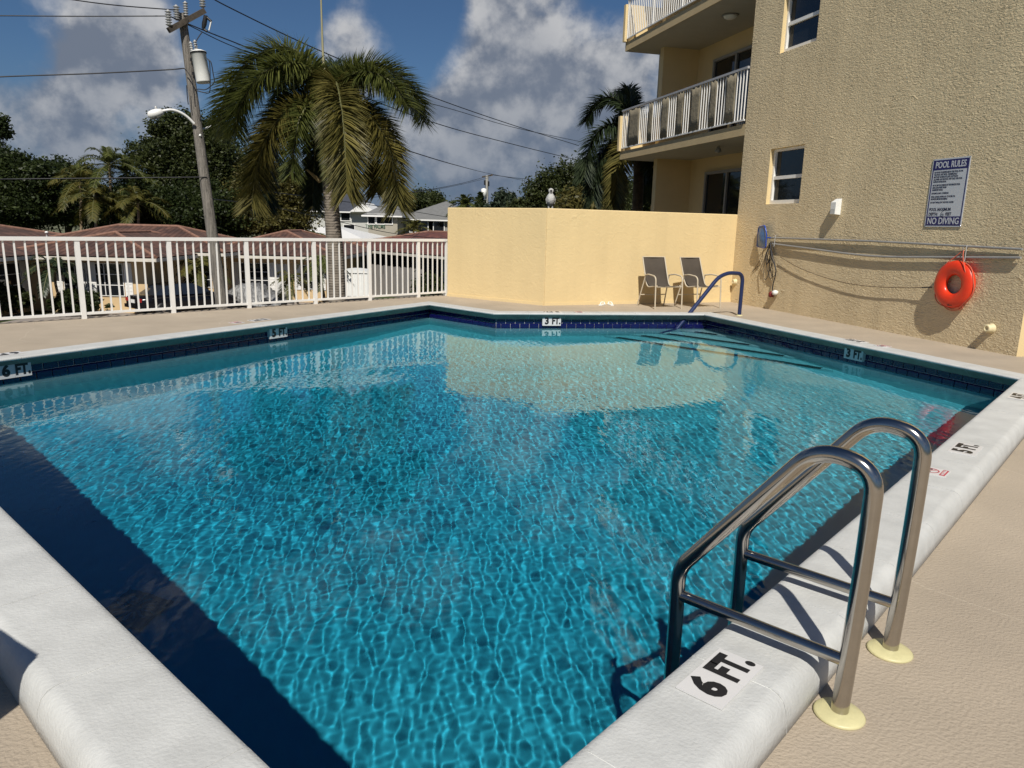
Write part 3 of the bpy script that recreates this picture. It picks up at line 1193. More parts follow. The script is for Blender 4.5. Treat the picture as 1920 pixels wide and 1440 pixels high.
for i in range(len(FPOSTS) - 1):
    a, b = FPOSTS[i], FPOSTS[i + 1]
    n = max(2, round((b - a).length / .1235))
    for k in range(1, n):
        p = a.lerp(b, k / n)
        share('picket', pick, fence, Matrix.Translation(Vector((p.x, p.y, 0)) - FO) @ Matrix.Rotation(RZ, 4, 'Z'))

# ------------------------------------------------------------------ yellow screen wall
yw = thing('yellow_wall', 'pale yellow stucco screen wall behind the two sling chairs', 'wall', (.567, 13.752, 0))
YO = Vector((.567, 13.752))


def wallseg(a, b, th, z0, z1, nseg=12):
    a, b = Vector(a), Vector(b)
    d = (b - a).normalized()
    nb = Vector((-d.y, d.x))
    return a, b, d, nb


Y1, Y2, Y3 = Vector((-1.39, 15.19)), Vector((.567, 13.752)), Vector((4.56, 15.378))
d1, d2 = (Y2 - Y1).normalized(), (Y3 - Y2).normalized()
n1, n2_ = Vector((-d1.y, d1.x)), Vector((-d2.y, d2.x))
mit = (n1 + n2_) / (1 + n1.dot(n2_)) * .2
ZT = 1.785
for nm, a, b, oa, ob in (('wall_panel', Y1, Y2, n1 * .2, mit), ('wall_panel', Y2, Y3, mit, n2_ * .2)):
    mb = MB()
    q_ = [a, b, b + ob, a + oa]
    mb.hexa([(p.x - YO.x, p.y - YO.y, -3) for p in q_], [(p.x - YO.x, p.y - YO.y, ZT) for p in q_])
    o = mb.build(nm, m_stucco_y, yw)
    bv = o.modifiers.new('edge', 'BEVEL')
    bv.width = .015
    bv.segments = 2
    bv.limit_method = 'ANGLE'
mb = MB()
for a, b, nn in ((Y1, Y2, -n1), (Y2, Y3, -n2_)):
    q_ = [a + nn * .012, b + nn * .012, b, a]
    mb.hexa([(p.x - YO.x, p.y - YO.y, .0) for p in q_], [(p.x - YO.x, p.y - YO.y, .055) for p in q_])
mb.build('base_band', m_smooth_y, yw)

# ------------------------------------------------------------------ apartment building
W0 = Vector((4.534, 15.367, 0))
WT = Vector((.26645, -.96385, 0))       # along the wall, towards the camera
WN = Vector((-.96385, -.26645, 0))      # out of the wall
bld = thing('apartment_building', 'tan stuccoed apartment building with balconies rising beside the pool', 'building', W0)
ROOF = 11.6


def WP(s_, z, off=0.0):                 # building coordinates relative to its origin
    return WT * s_ + WN * off + Vector((0, 0, z))


WLEN = 6.583
WINS = [(.945, 1.955, 1.968, 2.980), (.945, 1.975, 4.665, 5.690), (.945, 1.975, 7.45, 8.47)]
REV = .105
ss = sorted({0.0, WLEN, *[w_[0] for w_ in WINS], *[w_[1] for w_ in WINS]})
zs = sorted({-3.0, ROOF, *[w_[2] for w_ in WINS], *[w_[3] for w_ in WINS]})
mb = MB()
for i in range(len(ss) - 1):
    for j in range(len(zs) - 1):
        sm_, zm = (ss[i] + ss[i + 1]) / 2, (zs[j] + zs[j + 1]) / 2
        if any(w_[0] < sm_ < w_[1] and w_[2] < zm < w_[3] for w_ in WINS):
            continue
        mb.quad(WP(ss[i], zs[j]), WP(ss[i + 1], zs[j]), WP(ss[i + 1], zs[j + 1]), WP(ss[i], zs[j + 1]))
wallo = mb.build('side_wall', m_stucco_b, bld)
mb = MB()
BW = 13.0
mb.quad(WP(WLEN, -3), WP(WLEN, -3, -BW), WP(WLEN, ROOF, -BW), WP(WLEN, ROOF))
mb.build('end_wall', m_smooth_y, bld)
mb = MB()
mb.quad(WP(0, -3, -BW), WP(0, -3), WP(0, ROOF), WP(0, ROOF, -BW))
mb.quad(WP(0, ROOF), WP(WLEN, ROOF), WP(WLEN, ROOF, -BW), WP(0, ROOF, -BW))
mb.build('wall_return', m_smooth_y, bld)
for (s0, s1, z0, z1) in WINS:
    rv = MB()
    rv.quad(WP(s0, z0), WP(s0, z1), WP(s0, z1, -REV), WP(s0, z0, -REV))
    rv.quad(WP(s1, z1), WP(s1, z0), WP(s1, z0, -REV), WP(s1, z1, -REV))
    rv.quad(WP(s0, z1), WP(s1, z1), WP(s1, z1, -REV), WP(s0, z1, -REV))
    rv.quad(WP(s1, z0), WP(s0, z0), WP(s0, z0, -REV), WP(s1, z0, -REV))
    win = rv.build('window', m_smooth_y, bld)
    fr = MB()
    f_ = .05
    o1 = -REV + .0

    def fbar(sa, sb, za, zb, dep0, dep1):
        fr.hexa([WP(sa, za, dep0), WP(sb, za, dep0), WP(sb, za, dep1), WP(sa, za, dep1)], [WP(sa, zb, dep0), WP(sb, zb, dep0), WP(sb, zb, dep1), WP(sa, zb, dep1)])
    e = .003
    fbar(s0 + e, s0 + f_, z0 + e, z1 - e, o1 + .028, o1 - .04)
    fbar(s1 - f_, s1 - e, z0 + e, z1 - e, o1 + .028, o1 - .04)
    fbar(s0 + f_, s1 - f_, z1 - f_, z1 - e, o1 + .028, o1 - .04)
    fbar(s0 + f_, s1 - f_, z0 + e, z0 + .075, o1 + .030, o1 - .04)
    zm = (z0 + z1) / 2 - .02
    fbar(s0 + f_, s1 - f_, zm - .03, zm + .03, o1 + .020, o1 - .04)
    fr.build('frame', m_white, win)
    for za, zb in ((z0 + .075, zm - .03), (zm + .03, z1 - f_)):
        p = MB()
        p.quad(WP(s0 + f_, za, o1 - .02), WP(s1 - f_, za, o1 - .02), WP(s1 - f_, zb, o1 - .02), WP(s0 + f_, zb, o1 - .02))
        p.build('pane', m_glass, win)
    p = MB()
    p.quad(WP(s0 + f_ + .03, z0 + .08, o1 - .0185), WP(s0 + f_ + .13, z0 + .08, o1 - .0185), WP(s0 + f_ + .13, z1 - f_, o1 - .0185), WP(s0 + f_ + .03, z1 - f_, o1 - .0185))
    p.build('curtain', mat('dim_curtain', (.05, .045, .034), .9), win)

# balconies
BD = 1.75                                # how deep the balconies are
S0 = -6.25


def slabbox(sa, sb, oa, ob, za, zb):
    return [WP(sa, za, oa), WP(sb, za, oa), WP(sb, za, ob), WP(sa, za, ob)], [WP(sa, zb, oa), WP(sb, zb, oa), WP(sb, zb, ob), WP(sa, zb, ob)]


back = MB()
back.hexa(*slabbox(-5.35, 0.0, -BD - .2, -BD, -3, ROOF))
back.build('recess_wall', m_smooth_y, bld)
back = MB()
back.hexa(*slabbox(-5.55, -5.35, -BD - .2, -.72, -3, ROOF))
back.hexa(*slabbox(-8.2, -5.35, -BD - 6, -BD - .205, -3, ROOF))
back.build('recess_return', m_smooth_y, bld)
balu = MB().box((0, 0, .50), (.019, .019, 1.0)).mesh('baluster', m_white)
BROT = Matrix.Rotation(math.atan2(WT.y, WT.x), 4, 'Z')


def su(u, v):                            # place along the wall plane seen at (u, v)
    d = ray(u, v)
    k = W0.dot(WN) / d.dot(WN) - Vector((0, 0, EYE)).dot(WN) / d.dot(WN)
    return (Vector((0, 0, EYE)) + d * k - W0).dot(WT)


for lev, z0 in enumerate((.55, 3.33, 6.16, 8.98)):
    mb = MB()
    mb.hexa(*slabbox(S0, -.003, -BD, 0, z0 + .004, z0 + .22))
    bal = mb.build('balcony', m_slabface, bld)
    mb = MB()
    mb.quad(WP(S0 + .02, z0, -BD), WP(-.004, z0, -BD), WP(-.004, z0, -.02), WP(S0 + .02, z0, -.02))
    mb.build('soffit', m_soffit, bal)
    zf = z0 + .22
    if lev == 0:
        continue
    mb = MB()
    mb.hexa(*slabbox(S0 + .02, S0 + .14, -BD, .10, z0 + .225, zf + .93))
    mb.build('end_panel', m_smooth_y, bal)
    for nm, z, wd, ht in (('top_rail', zf + 1.06, .05, .045), ('bottom_rail', zf + .075, .03, .03)):
        mb = MB()
        mb.bar(WP(S0 + .10, z, .02), WP(-.02, z, .02), wd, ht)
        mb.build(nm, m_white if nm != 'top_rail' or lev != 1 else mat('grey_rail_cap', (.35, .35, .36), .5), bal)
    n = 55
    for k in range(n + 1):
        s_ = S0 + .16 + (-S0 - .22) * k / n
        M_ = Matrix.Translation(WP(s_, zf + .07, .02)) @ BROT
        if k % 14 == 0 and lev != 1:
            M_ = M_ @ Matrix.Diagonal((2.4, 2.0, 1, 1))
        share('baluster', balu, bal, M_)
    if lev == 1:
        for ua, ub in ((1180, 1201), (1217, 1225), (1241, 1254), (1270, 1281), (1295, 1312), (1330, 1342), (1359, 1377)):
            sa, sb = su(ua, 230), su(ub, 230)
            mb = MB()
            nn = 6
            pts = []
            for zz in (.09, .35, .6, .85, 1.02):
                for k in range(nn + 1):
                    pts.append(WP(sa + (sb - sa) * k / nn, zf + zz, .036 + .008 * math.sin(k * 2.1 + zz * 7 + ua)))
            mb.add(pts, [(r_ * (nn + 1) + k, r_ * (nn + 1) + k + 1, (r_ + 1) * (nn + 1) + k + 1, (r_ + 1) * (nn + 1) + k) for r_ in range(4) for k in range(nn)], True)
            o = mb.build('screen_cloth', m_taupe, bal)
            sol = o.modifiers.new('cloth', 'SOLIDIFY')
            sol.thickness = .004
# sliding doors on the recess wall
for z0 in (.77, 3.55, 6.38):
    sa, sb, za, zb = -4.45, -.25, z0, z0 + 2.12
    e = .004
    dr = MB()
    off = -BD + e
    dr.quad(WP(sa, za, off), WP(sb, za, off), WP(sb, zb, off), WP(sa, zb, off))
    door = dr.build('sliding_door', m_glass, bld)
    fr = MB()
    for k in range(5):
        s_ = sa + (sb - sa) * k / 4
        fr.hexa(*slabbox(s_ - .035, s_ + .035, off + .002, off + .05, za, zb))
    fr.build('mullion', mat('bronze_grey_frame', (.30, .29, .27), .5), door)
    fr = MB()
    fr.hexa(*slabbox(sa - .035, sb + .035, off + .002, off + .055, zb + .001, zb + .07))
    fr.build('head_frame', mat('bronze_grey_frame'), door)
cl = thing('ceiling_light', 'round dome light under the upper balcony floor', 'ceiling light', W0 + WP(-2.2, 6.16, -.75))
mb = MB()
mb.lathe([(.0, -.09), (.08, -.085), (.13, -.06), (.15, -.02)], (0, 0, 0), 20)
mb.build('glass_dome', m_white2, cl)
mb = MB()
mb.lathe([(.19, -.03), (.19, -.004), (.02, -.002)], (0, 0, 0), 20)
mb.build('rim', mat('bronze_grey_frame'), cl)
cl = thing('ceiling_fixture', 'small dark lamp fixture under the lower balcony floor', 'ceiling light', W0 + WP(-2.0, 3.33, -.6))
mb = MB()
mb.lathe([(.03, -.14), (.075, -.11), (.06, -.05), (.02, -.003)], (0, 0, 0), 14)
mb.build('lamp_body', mat('bronze_grey_frame'), cl)

# ------------------------------------------------------------------ things on the building wall


def wallthing(name, label, cat, s_, z, off=0.0):
    e = thing(name, label, cat)
    e.matrix_world = frame(W0 + WP(s_, z, off), WT, Vector((0, 0, 1)))      # local x along the wall, y up, z out of the wall
    return e


# local z of that frame: WT x Z
assert WT.cross(Vector((0, 0, 1))).dot(WN) > .99
sg = wallthing('pool_rules_sign', 'blue and white pool rules sign screwed to the stucco wall', 'sign', 5.17, 2.035, .008)
m_signw = mat('sign_white', (.55, .57, .60), .45, var=.02)
m_signb = mat('sign_navy', (.018, .02, .115), .45, var=.05)
SW, SH = .618, .918
MB().box((0, 0, 0), (SW, SH, .006)).build('board', m_signw, sg)
mb = MB()
mb.box((0, SH / 2 - .085, .0036), (SW - .03, .132, .0012))
mb.build('title_band', m_signb, sg)
mb = MB()
mb.box((0, -SH / 2 + .078, .0036), (SW - .03, .125, .0012))
mb.build('warning_band', m_signb, sg)
for s_ in (-1, 1):
    MB().box((s_ * (SW / 2 - .0235), 0, .0034), (.017, SH - .28, .001)).build('border_strip', m_signb, sg)
m_signt = mat('sign_dark_print', (.03, .03, .06), .6)
T = Matrix.Translation
text('lettering', 'POOL RULES', .118, m_signw, sg, T((0, SH / 2 - .088, .0048)), .0022, .76)
text('lettering', 'NO DIVING', .122, m_signw, sg, T((0, -SH / 2 + .075, .0048)), .0022, .84)
lines = ('NO FOOD OR BEVERAGES IN THE POOL OR ON', 'THE POOL WET DECK. COMMERCIALLY', 'BOTTLED WATER IN PLASTIC BOTTLES IS', 'ALLOWED ON THE POOL WET DECK FOR POOL', 'PATRON HYDRATION.', None,
         'NO GLASS OR ANIMALS IN THE FENCED POOL', 'AREA (OR 50 FEET FROM', 'UNFENCED POOL)', None, 'BATHING LOAD: 12 PERSONS', None, 'POOL HOURS: DAWN A.M. TO DUSK P.M.', 'SHOWER BEFORE ENTERING', None, 'DO NOT SWALLOW THE POOL WATER')
yy = SH / 2 - .182
for ln in lines:
    if ln is None:
        yy -= .014
        continue
    text('lettering', ln, .031, m_signt, sg, T((-SW / 2 + .052, yy, .0040)), .0008, .70, 'LEFT')
    yy -= .0318
text('lettering', 'POOL MAXIMUM', .056, m_signt, sg, T((-SW / 2 + .05, -.225, .0040)), .0016, .86, 'LEFT')
text('lettering', 'DEPTH:          FEET', .056, m_signt, sg, T((-SW / 2 + .05, -.288, .0040)), .0016, .84, 'LEFT')
mb = MB()
mb.tube([(-.005, -.235, .0045), (-.04, -.262, .0045), (-.05, -.30, .0045), (-.025, -.318, .0045), (.0, -.30, .0045), (-.012, -.28, .0045), (-.04, -.292, .0045)], .0028, 5)
mb.build('handwritten_six', m_signt, sg)
MB().box((-.02, -.327, .0040), (.14, .004, .001)).build('fill_line', m_signt, sg)
for sx_ in (-1, 1):
    for sy_ in (-1, 1):
        mb = MB()
        mb.lathe([(.007, .003), (.006, .006), (.001, .007)], (sx_ * (SW / 2 - .012), sy_ * (SH / 2 - .012), 0), 8)
        mb.build('screw', m_steel, sg)

# life ring
ringt = wallthing('life_ring', 'orange red life ring hanging on the wall from its rope', 'life ring', 5.57, .815, .068)
mb = MB()
RR, rr = .222, .098
pts, fs_ = [], []
nu, nv = 48, 18
for i in range(nu):
    a = 2 * math.pi * i / nu
    for j in range(nv):
        b_ = 2 * math.pi * j / nv
        r_ = RR + rr * math.cos(b_)
        pts.append((r_ * math.cos(a), r_ * math.sin(a), .062 * math.sin(b_)))
for i in range(nu):
    for j in range(nv):
        fs_.append((i * nv + j, ((i + 1) % nu) * nv + j, ((i + 1) % nu) * nv + (j + 1) % nv, i * nv + (j + 1) % nv))
mb.add(pts, fs_, True)
mb.build('float_ring', m_ring, ringt)
mb = MB()
ps = []
for k in range(26):
    a = R(62 - k * 8.5)
    r_ = RR + rr + .006 + .012 * math.sin(k * .9)
    ps.append((r_ * math.cos(a), r_ * math.sin(a), .02))
mb.tube(ps, .007, 7)
mb.build('grab_line', m_rope_o, ringt)
mb = MB()
mb.tube(spline([(.04, .46, -.03), (.10, .38, .03), (.165, .25, .055), (.205, .15, .05)], 5), .006, 6)
mb.tube(spline([(.04, .46, -.03), (-.06, .36, .0), (-.16, .25, .04), (-.26, .10, .0), (-.34, -.02, -.02)], 5), .006, 6)
mb.tube(spline([(-.255, -.10, .0), (-.20, -.24, .0), (-.06, -.34, -.01), (.08, -.34, -.01), (.19, -.27, .0), (.24, -.18, .02)], 6), .006, 6)
mb.tube(spline([(.12, -.29, .0), (.15, -.33, .0), (.19, -.29, .0), (.16, -.27, .0)], 5), .005, 6)
mb.build('hanging_rope', m_rope_o, ringt)
text('lettering', 'USCG', .035, m_black, ringt, T((.02, -.275, .052)) @ Matrix.Rotation(R(8), 4, 'Z') @ Matrix.Rotation(R(12), 4, 'X'), .001, .8)
mb = MB()
mb.tube([(.04, .44, -.075), (.04, .44, -.02), (.04, .50, -.01)], .007, 6)
mb.build('hook', m_pole_al, ringt)

tl = wallthing('throw_line', 'thin brown throw rope sagging across the wall to the life ring', 'rope', 5.2, .78, 0)
o_ = W0 + WP(5.2, .78)


def L2(s_, z, off):
    return Vector((s_ - 5.2, z - .78, off))


mb = MB()
mb.tube(spline([L2(5.16, .74, .06), L2(4.75, .70, .05), L2(4.2, .665, .05), L2(3.6, .66, .045), L2(2.9, .72, .04), L2(2.2, .84, .04), L2(1.62, 1.0, .04)], 8), .006, 6)
mb.build('rope_strand', m_rope, tl)
mb = MB()
mb.tube([L2(5.19, .745, .06), L2(5.02, .725, .058)], .009, 7)
mb.build('black_whipping', m_cable, tl)

# skimmer net and vacuum pole on hooks
sk = wallthing('skimmer_net', 'blue skimmer net on the upper grey pole hung along the wall', 'skimmer net', 1.25, 1.345, 0)


def L3(s_, z, off):
    return Vector((s_ - 1.25, z - 1.345, off))


mb = MB()
mb.tube([L3(1.28, 1.345, .034), L3(3.9, 1.348, .032), L3(6.45, 1.315, .032)], .0165, 10)
mb.build('pole', m_pole_al, sk)
mb = MB()
hp = [L3(.84, 1.17, .035), L3(.84, 1.54, .04), L3(1.16, 1.57, .12), L3(1.24, 1.42, .12), L3(1.24, 1.15, .11)]
loop = fillet([hp[0], hp[1], hp[2], hp[3], hp[4], hp[0]], .06, 5)
mb.tube(loop, .014, 8)
mb.tube([L3(1.28, 1.345, .045), L3(1.19, 1.345, .09)], .012, 8)
mb.build('net_frame', mat('blue_net_plastic', (.012, .06, .34), .3), sk)
mb = MB()
nn = 8
pts = []
for i in range(nn + 1):
    for j in range(nn + 1):
        a, b = i / nn, j / nn
        p = hp[0].lerp(hp[4], a).lerp(hp[1].lerp(hp[2], a), b)
        pts.append(p + Vector((0, 0, -.0 + .055 * math.sin(math.pi * a) * math.sin(math.pi * b))))
mb.add(pts, [(i * (nn + 1) + j, (i + 1) * (nn + 1) + j, (i + 1) * (nn + 1) + j + 1, i * (nn + 1) + j + 1) for i in range(nn) for j in range(nn)], True)
mb.build('net_bag', mat('blue_net_mesh', (.03, .12, .30), .35, var=.3, vscale=12, spec=.6), sk)
vp_ = wallthing('vacuum_pole', 'lower grey pole sagging along the wall below the skimmer pole', 'pole', 1.3, 1.2, 0)


def L4(s_, z, off):
    return Vector((s_ - 1.3, z - 1.2, off))


mb = MB()
mb.tube(spline([L4(1.33, 1.235, .034), L4(2.3, 1.19, .036), L4(3.9, 1.122, .036), L4(5.3, 1.165, .034), L4(6.45, 1.212, .034)], 6), .017, 10)
mb.build('pole', m_pole_al, vp_)
for s_ in (1.42, 5.66):
    mb = MB()
    zz = 1.235 if s_ < 2 else 1.175
    mb.tube([L4(s_, zz + .16, .002), L4(s_, zz + .16, .05), L4(s_, zz - .045, .05), L4(s_, zz - .045, .075), L4(s_, zz + .0, .078)], .006, 6)
    mb.build('wall_hook', m_pole_al, vp_)

cd = wallthing('cord_bundle', 'tangle of black cords with a red and white plug hanging on the wall', 'cord', 1.30, 1.22, 0)


def L5(s_, z, off):
    return Vector((s_ - 1.30, z - 1.22, off))


rng = random.Random(8)
for k in range(7):
    s1_ = 1.30 + rng.uniform(-.10, .16)
    lo_ = rng.uniform(.55, .9)
    mb = MB()
    wd = rng.uniform(.05, .11)
    mb.tube(spline([L5(1.29, 1.24, .05), L5(s1_ - wd * .6, 1.0, .04 + .01 * k), L5(s1_ - wd, lo_ + .12, .03 + .008 * k), L5(s1_, lo_, .03 + .008 * k), L5(s1_ + wd * .8, lo_ + .14, .04), L5(1.31, 1.2, .06)], 6), .0055, 6)
    mb.build('cord_loop', m_cable, cd)
mb = MB()
mb.tube(spline([L5(1.30, 1.24, .06), L5(1.40, 1.0, .07), L5(1.55, .80, .07), L5(1.56, .68, .06), L5(1.50, .50, .05), L5(1.49, .36, .05)], 6), .011, 7)
mb.build('main_cord', m_cable, cd)
mb = MB()
mb.tube(spline([L5(1.16, 1.20, .08), L5(1.02, 1.0, .03), L5(.86, .80, .02), L5(.72, .66, .02), L5(.80, .72, .02), L5(1.00, .86, .02), L5(1.08, 1.1, .05)], 6), .0045, 6)
mb.build('cord_loop', m_rope, cd)
mb = MB()
mb.lathe([(.01, -.06), (.045, -.05), (.05, .02), (.02, .05)], L5(1.47, .30, .05), 12, (0, 1, 0))
mb.build('plug', mat('dark_red_plug', (.17, .012, .012), .5), cd)
mb = MB()
mb.lathe([(.01, -.04), (.05, -.03), (.055, .03), (.015, .05)], L5(1.58, .335, .045), 12, (.3, 1, .2))
mb.build('white_plug', m_white2, cd)

el = wallthing('emergency_light', 'white emergency light box on the wall above the grey poles', 'wall light', 3.0, 1.885, 0)
mb = MB()
mb.add([(-.07, -.13, .001), (.07, -.13, .001), (.07, .13, .001), (-.07, .13, .001), (-.06, -.12, .10), (.06, -.12, .10), (.06, .07, .10), (-.06, .07, .10)],
       [(0, 1, 5, 4), (1, 2, 6, 5), (2, 3, 7, 6), (3, 0, 4, 7), (4, 5, 6, 7)])
o = mb.build('housing', m_white2, el)
mb = MB()
mb.box((0, -.075, .102), (.11, .085, .004))
mb.build('lens', mat('frosted_lens', (.55, .55, .52), .2), el)
for nm_, lb, s_, z, rr_, ln in (('pipe_cap', 'cream pipe cap sticking out of the wall beyond the life ring', 6.18, .30, .052, .085), ('pipe_cap', 'small pale pipe cap in the wall corner behind the blue handrail', .14, .43, .05, .06)):
    pc = wallthing(nm_, lb, 'pipe cap', s_, z, 0)
    mb = MB()
    mb.lathe([(rr_ * 1.25, .001), (rr_ * 1.25, .012), (rr_, .02), (rr_, ln), (rr_ * .8, ln + .008), (rr_ * .45, ln + .006), (rr_ * .4, ln - .01), (.001, ln - .012)], (0, 0, 0), 18)
    mb.build('cap_body', mat('cream_painted_pipe', (.72, .62, .38), .6), pc)

# ------------------------------------------------------------------ sling chairs


def make_chair(label, p_fl, rz, group):
    t_ = thing('sling_chair', label, 'chair', p_fl, rz, group)
    Wd = .575
    for nm, x in (('side_frame', 0.0), ('side_frame', Wd)):
        sgn = 1 if x == 0 else -1
        mb = MB()
        mb.tube(fillet([(x, 0, 0), (x, .035, .60), (x, .30, .625), (x + .03 * sgn, .46, .60)], [.09, .05], 6), .0135, 9)
        o = mb.build('front_leg', m_beige_tube, t_)
        mb = MB()
        mb.tube([(x - .01 * sgn, .64, 0), (x + .03 * sgn, .455, .585)], .0125, 9)
        mb.build('rear_leg', m_beige_tube, t_)
        mb = MB()
        xi = x + .045 * sgn
        mb.tube(fillet([(xi, .05, .425), (xi, .40, .375), (xi, .50, .60), (xi, .63, .93)], [.10, .10], 7), .0125, 9)
        mb.build('sling_rail', m_beige_tube, t_)
        mb = MB()
        mb.tube([(x, .03, .40), (xi, .07, .425)], .010, 8)
        mb.build('bracket', m_beige_tube, t_)
    for nm, y, z in (('front_bar', .06, .405), ('rear_stretcher', .565, .22), ('top_bar', .632, .932)):
        mb = MB()
        mb.tube([(.0 if nm == 'rear_stretcher' else .045, y, z), (Wd - (.0 if nm == 'rear_stretcher' else .045), y, z)], .0105, 8)
        mb.build(nm, m_beige_tube, t_)
    path = fillet([(0, .045, .435), (0, .40, .385), (0, .50, .60), (0, .63, .935)], [.10, .10], 9)
    nx = 8
    pts = []
    for p in path:
        for k in range(nx + 1):
            a = k / nx
            sag = -.022 * math.sin(math.pi * a)
            up = 1.0 if p.y < .42 else .3
            pts.append((.055 + (Wd - .11) * a, p.y - sag * (0 if p.y < .42 else .8), p.z + sag * up))
    n_ = nx + 1
    mb = MB()
    mb.add(pts, [(r_ * n_ + k, r_ * n_ + k + 1, (r_ + 1) * n_ + k + 1, (r_ + 1) * n_ + k) for r_ in range(len(path) - 1) for k in range(nx)], True)
    o = mb.build('sling', m_sling, t_)
    s_ = o.modifiers.new('cloth', 'SOLIDIFY')
    s_.thickness = .004
    return t_


grp = 'brown sling chairs'
ch = make_chair('brown sling chair by the yellow wall, farther from the building', (2.618, 13.555, 0), R(20.7), grp)
for lb, p, rz in (('brown sling chair by the yellow wall, nearer the building and handrail', (3.443, 13.76, 0), R(27.5)),):
    c = copy_tree(ch)
    c.location = p
    c.rotation_euler = (0, 0, rz)
    c['label'] = lb
c = copy_tree(ch)          # stands left of the frame; the picture shows its shadow on the coping
c.location = (-2.245, 1.04, 0)
c.rotation_euler = (0, 0, R(-32))
c['label'] = 'brown sling chair whose shadow falls across the near coping'

for k, (x, y, rz, lb) in enumerate(((1.70, 14.08, 65, 'white sandal on the deck at the yellow wall, nearer the wall corner'), (1.86, 14.12, 100, 'white sandal on the deck at the yellow wall, nearer the chairs'))):
    s_ = thing('sandal', lb, 'sandal', (x, y, 0), R(rz), 'pair of sandals on the deck')
    mb = MB()
    mb.add([(-.13, -.03, .002), (-.04, -.042, .002), (.06, -.048, .002), (.13, -.03, .002), (.13, .03, .002), (.06, .045, .002), (-.04, .036, .002), (-.13, .03, .002),
            (-.13, -.03, .022), (-.04, -.042, .02), (.06, -.048, .02), (.13, -.03, .022), (.13, .03, .022), (.06, .045, .02), (-.04, .036, .02), (-.13, .03, .022)],
           [tuple(range(8, 16))] + [(i, (i + 1) % 8, (i + 1) % 8 + 8, i + 8) for i in range(8)])
    mb.build('sole', m_white2, s_)
    mb = MB()
    mb.tube(spline([(.0, -.045, .015), (.03, -.03, .055), (.07, 0, .05), (.03, .03, .055), (.0, .042, .015)], 5), .009, 7)
    mb.build('strap', m_white2, s_)

# ------------------------------------------------------------------ foliage builders


def leaves(rg, blobs, n, size, aspect=.55, clump=.22, shell=.55):
    """leaf quads gathered in clumps through the volume of ellipsoids (cx, cy, cz, rx, ry, rz)"""
    vol = np.array([b[3] * b[4] * b[5] for b in blobs]) ** .75
    vol /= vol.sum()
    Vs = []
    for b, f in zip(blobs, vol):
        m = int(n * f)
        nc = max(6, m // 60)
        d = rg.normal(size=(nc, 3))
        d /= np.linalg.norm(d, axis=1)[:, None]
        rad = shell + (1.05 - shell) * rg.random(nc) ** .6
        rad *= 1 + .18 * rg.normal(size=nc)
        cen = np.array(b[:3]) + d * rad[:, None] * np.array(b[3:])
        w_ = rg.random(nc) + .3
        ci = rg.choice(nc, m, p=w_ / w_.sum())
        cs = clump * min(b[3:]) * (0.6 + .8 * rg.random(nc))
        P = cen[ci] + rg.normal(size=(m, 3)) * cs[ci][:, None] * np.array((1, 1, .75))
        Vs.append(P)
    P = np.concatenate(Vs)
    m = len(P)
    a = rg.normal(size=(m, 3))
    a[:, 2] *= .6
    a /= np.linalg.norm(a, axis=1)[:, None]
    b_ = np.cross(a, rg.normal(size=(m, 3)))
    b_ /= np.linalg.norm(b_, axis=1)[:, None]
    s_ = size * (.6 + .8 * rg.random(m))[:, None]
    V = np.stack([P - a * s_, P + b_ * s_ * aspect, P + a * s_, P - b_ * s_ * aspect], 1).reshape(-1, 3)
    F = np.arange(m * 4).reshape(-1, 4)
    return V, F


def limb_tubes(mb, rg, base, top, r0, r1, blobs, nl=7):
    b, t = Vector(base), Vector(top)
    pts = [b.lerp(t, k / 6) + Vector((rg.normal() * .06, rg.normal() * .06, 0)) * (k > 0) * (t - b).length * .12 for k in range(7)]
    mb.tube(pts, [r0 + (r1 - r0) * k / 6 for k in range(7)], 9)
    for k in range(nl):
        bl = blobs[k % len(blobs)]
        st = pts[2 + (k % 4)]
        en = Vector(bl[:3]) + Vector((rg.normal() * bl[3] * .4, rg.normal() * bl[4] * .4, rg.normal() * bl[5] * .3))
        mid = st.lerp(en, .5) + Vector((0, 0, -.08 * (en - st).length))
        mb.tube(spline([st, mid, en], 4), [r1 * (1.0 - .8 * j / 8) * .75 for j in range(9)], 6)


def tree(name, label, cat, pos, blobs, n, size, lm, seed, group=None, trunk_top=None, r0=.25, tm=None, clump=.22, shell=.5, aspect=.55, loose=False):
    rg = np.random.default_rng(seed)
    pos = Vector(pos)
    e = thing(name, label, cat, pos, 0, group)
    rel = [(b[0] - pos.x, b[1] - pos.y, b[2] - pos.z, *b[3:]) for b in blobs]
    if r0 > 0:
        mb = MB()
        cz = trunk_top if trunk_top else max(b[2] for b in rel) * .75
        cx_ = sum(b[0] for b in rel) / len(rel)
        limb_tubes(mb, rg, (0, 0, 0), (cx_ * .6, 0, cz), r0, r0 * .45, rel, 2 + 2 * len(rel))
        mb.build('trunk', tm or m_trunk, e)
    V, F = leaves(rg, rel, n, size, aspect, clump, shell)
    bulk('crown', V, F, lm, e)
    return e


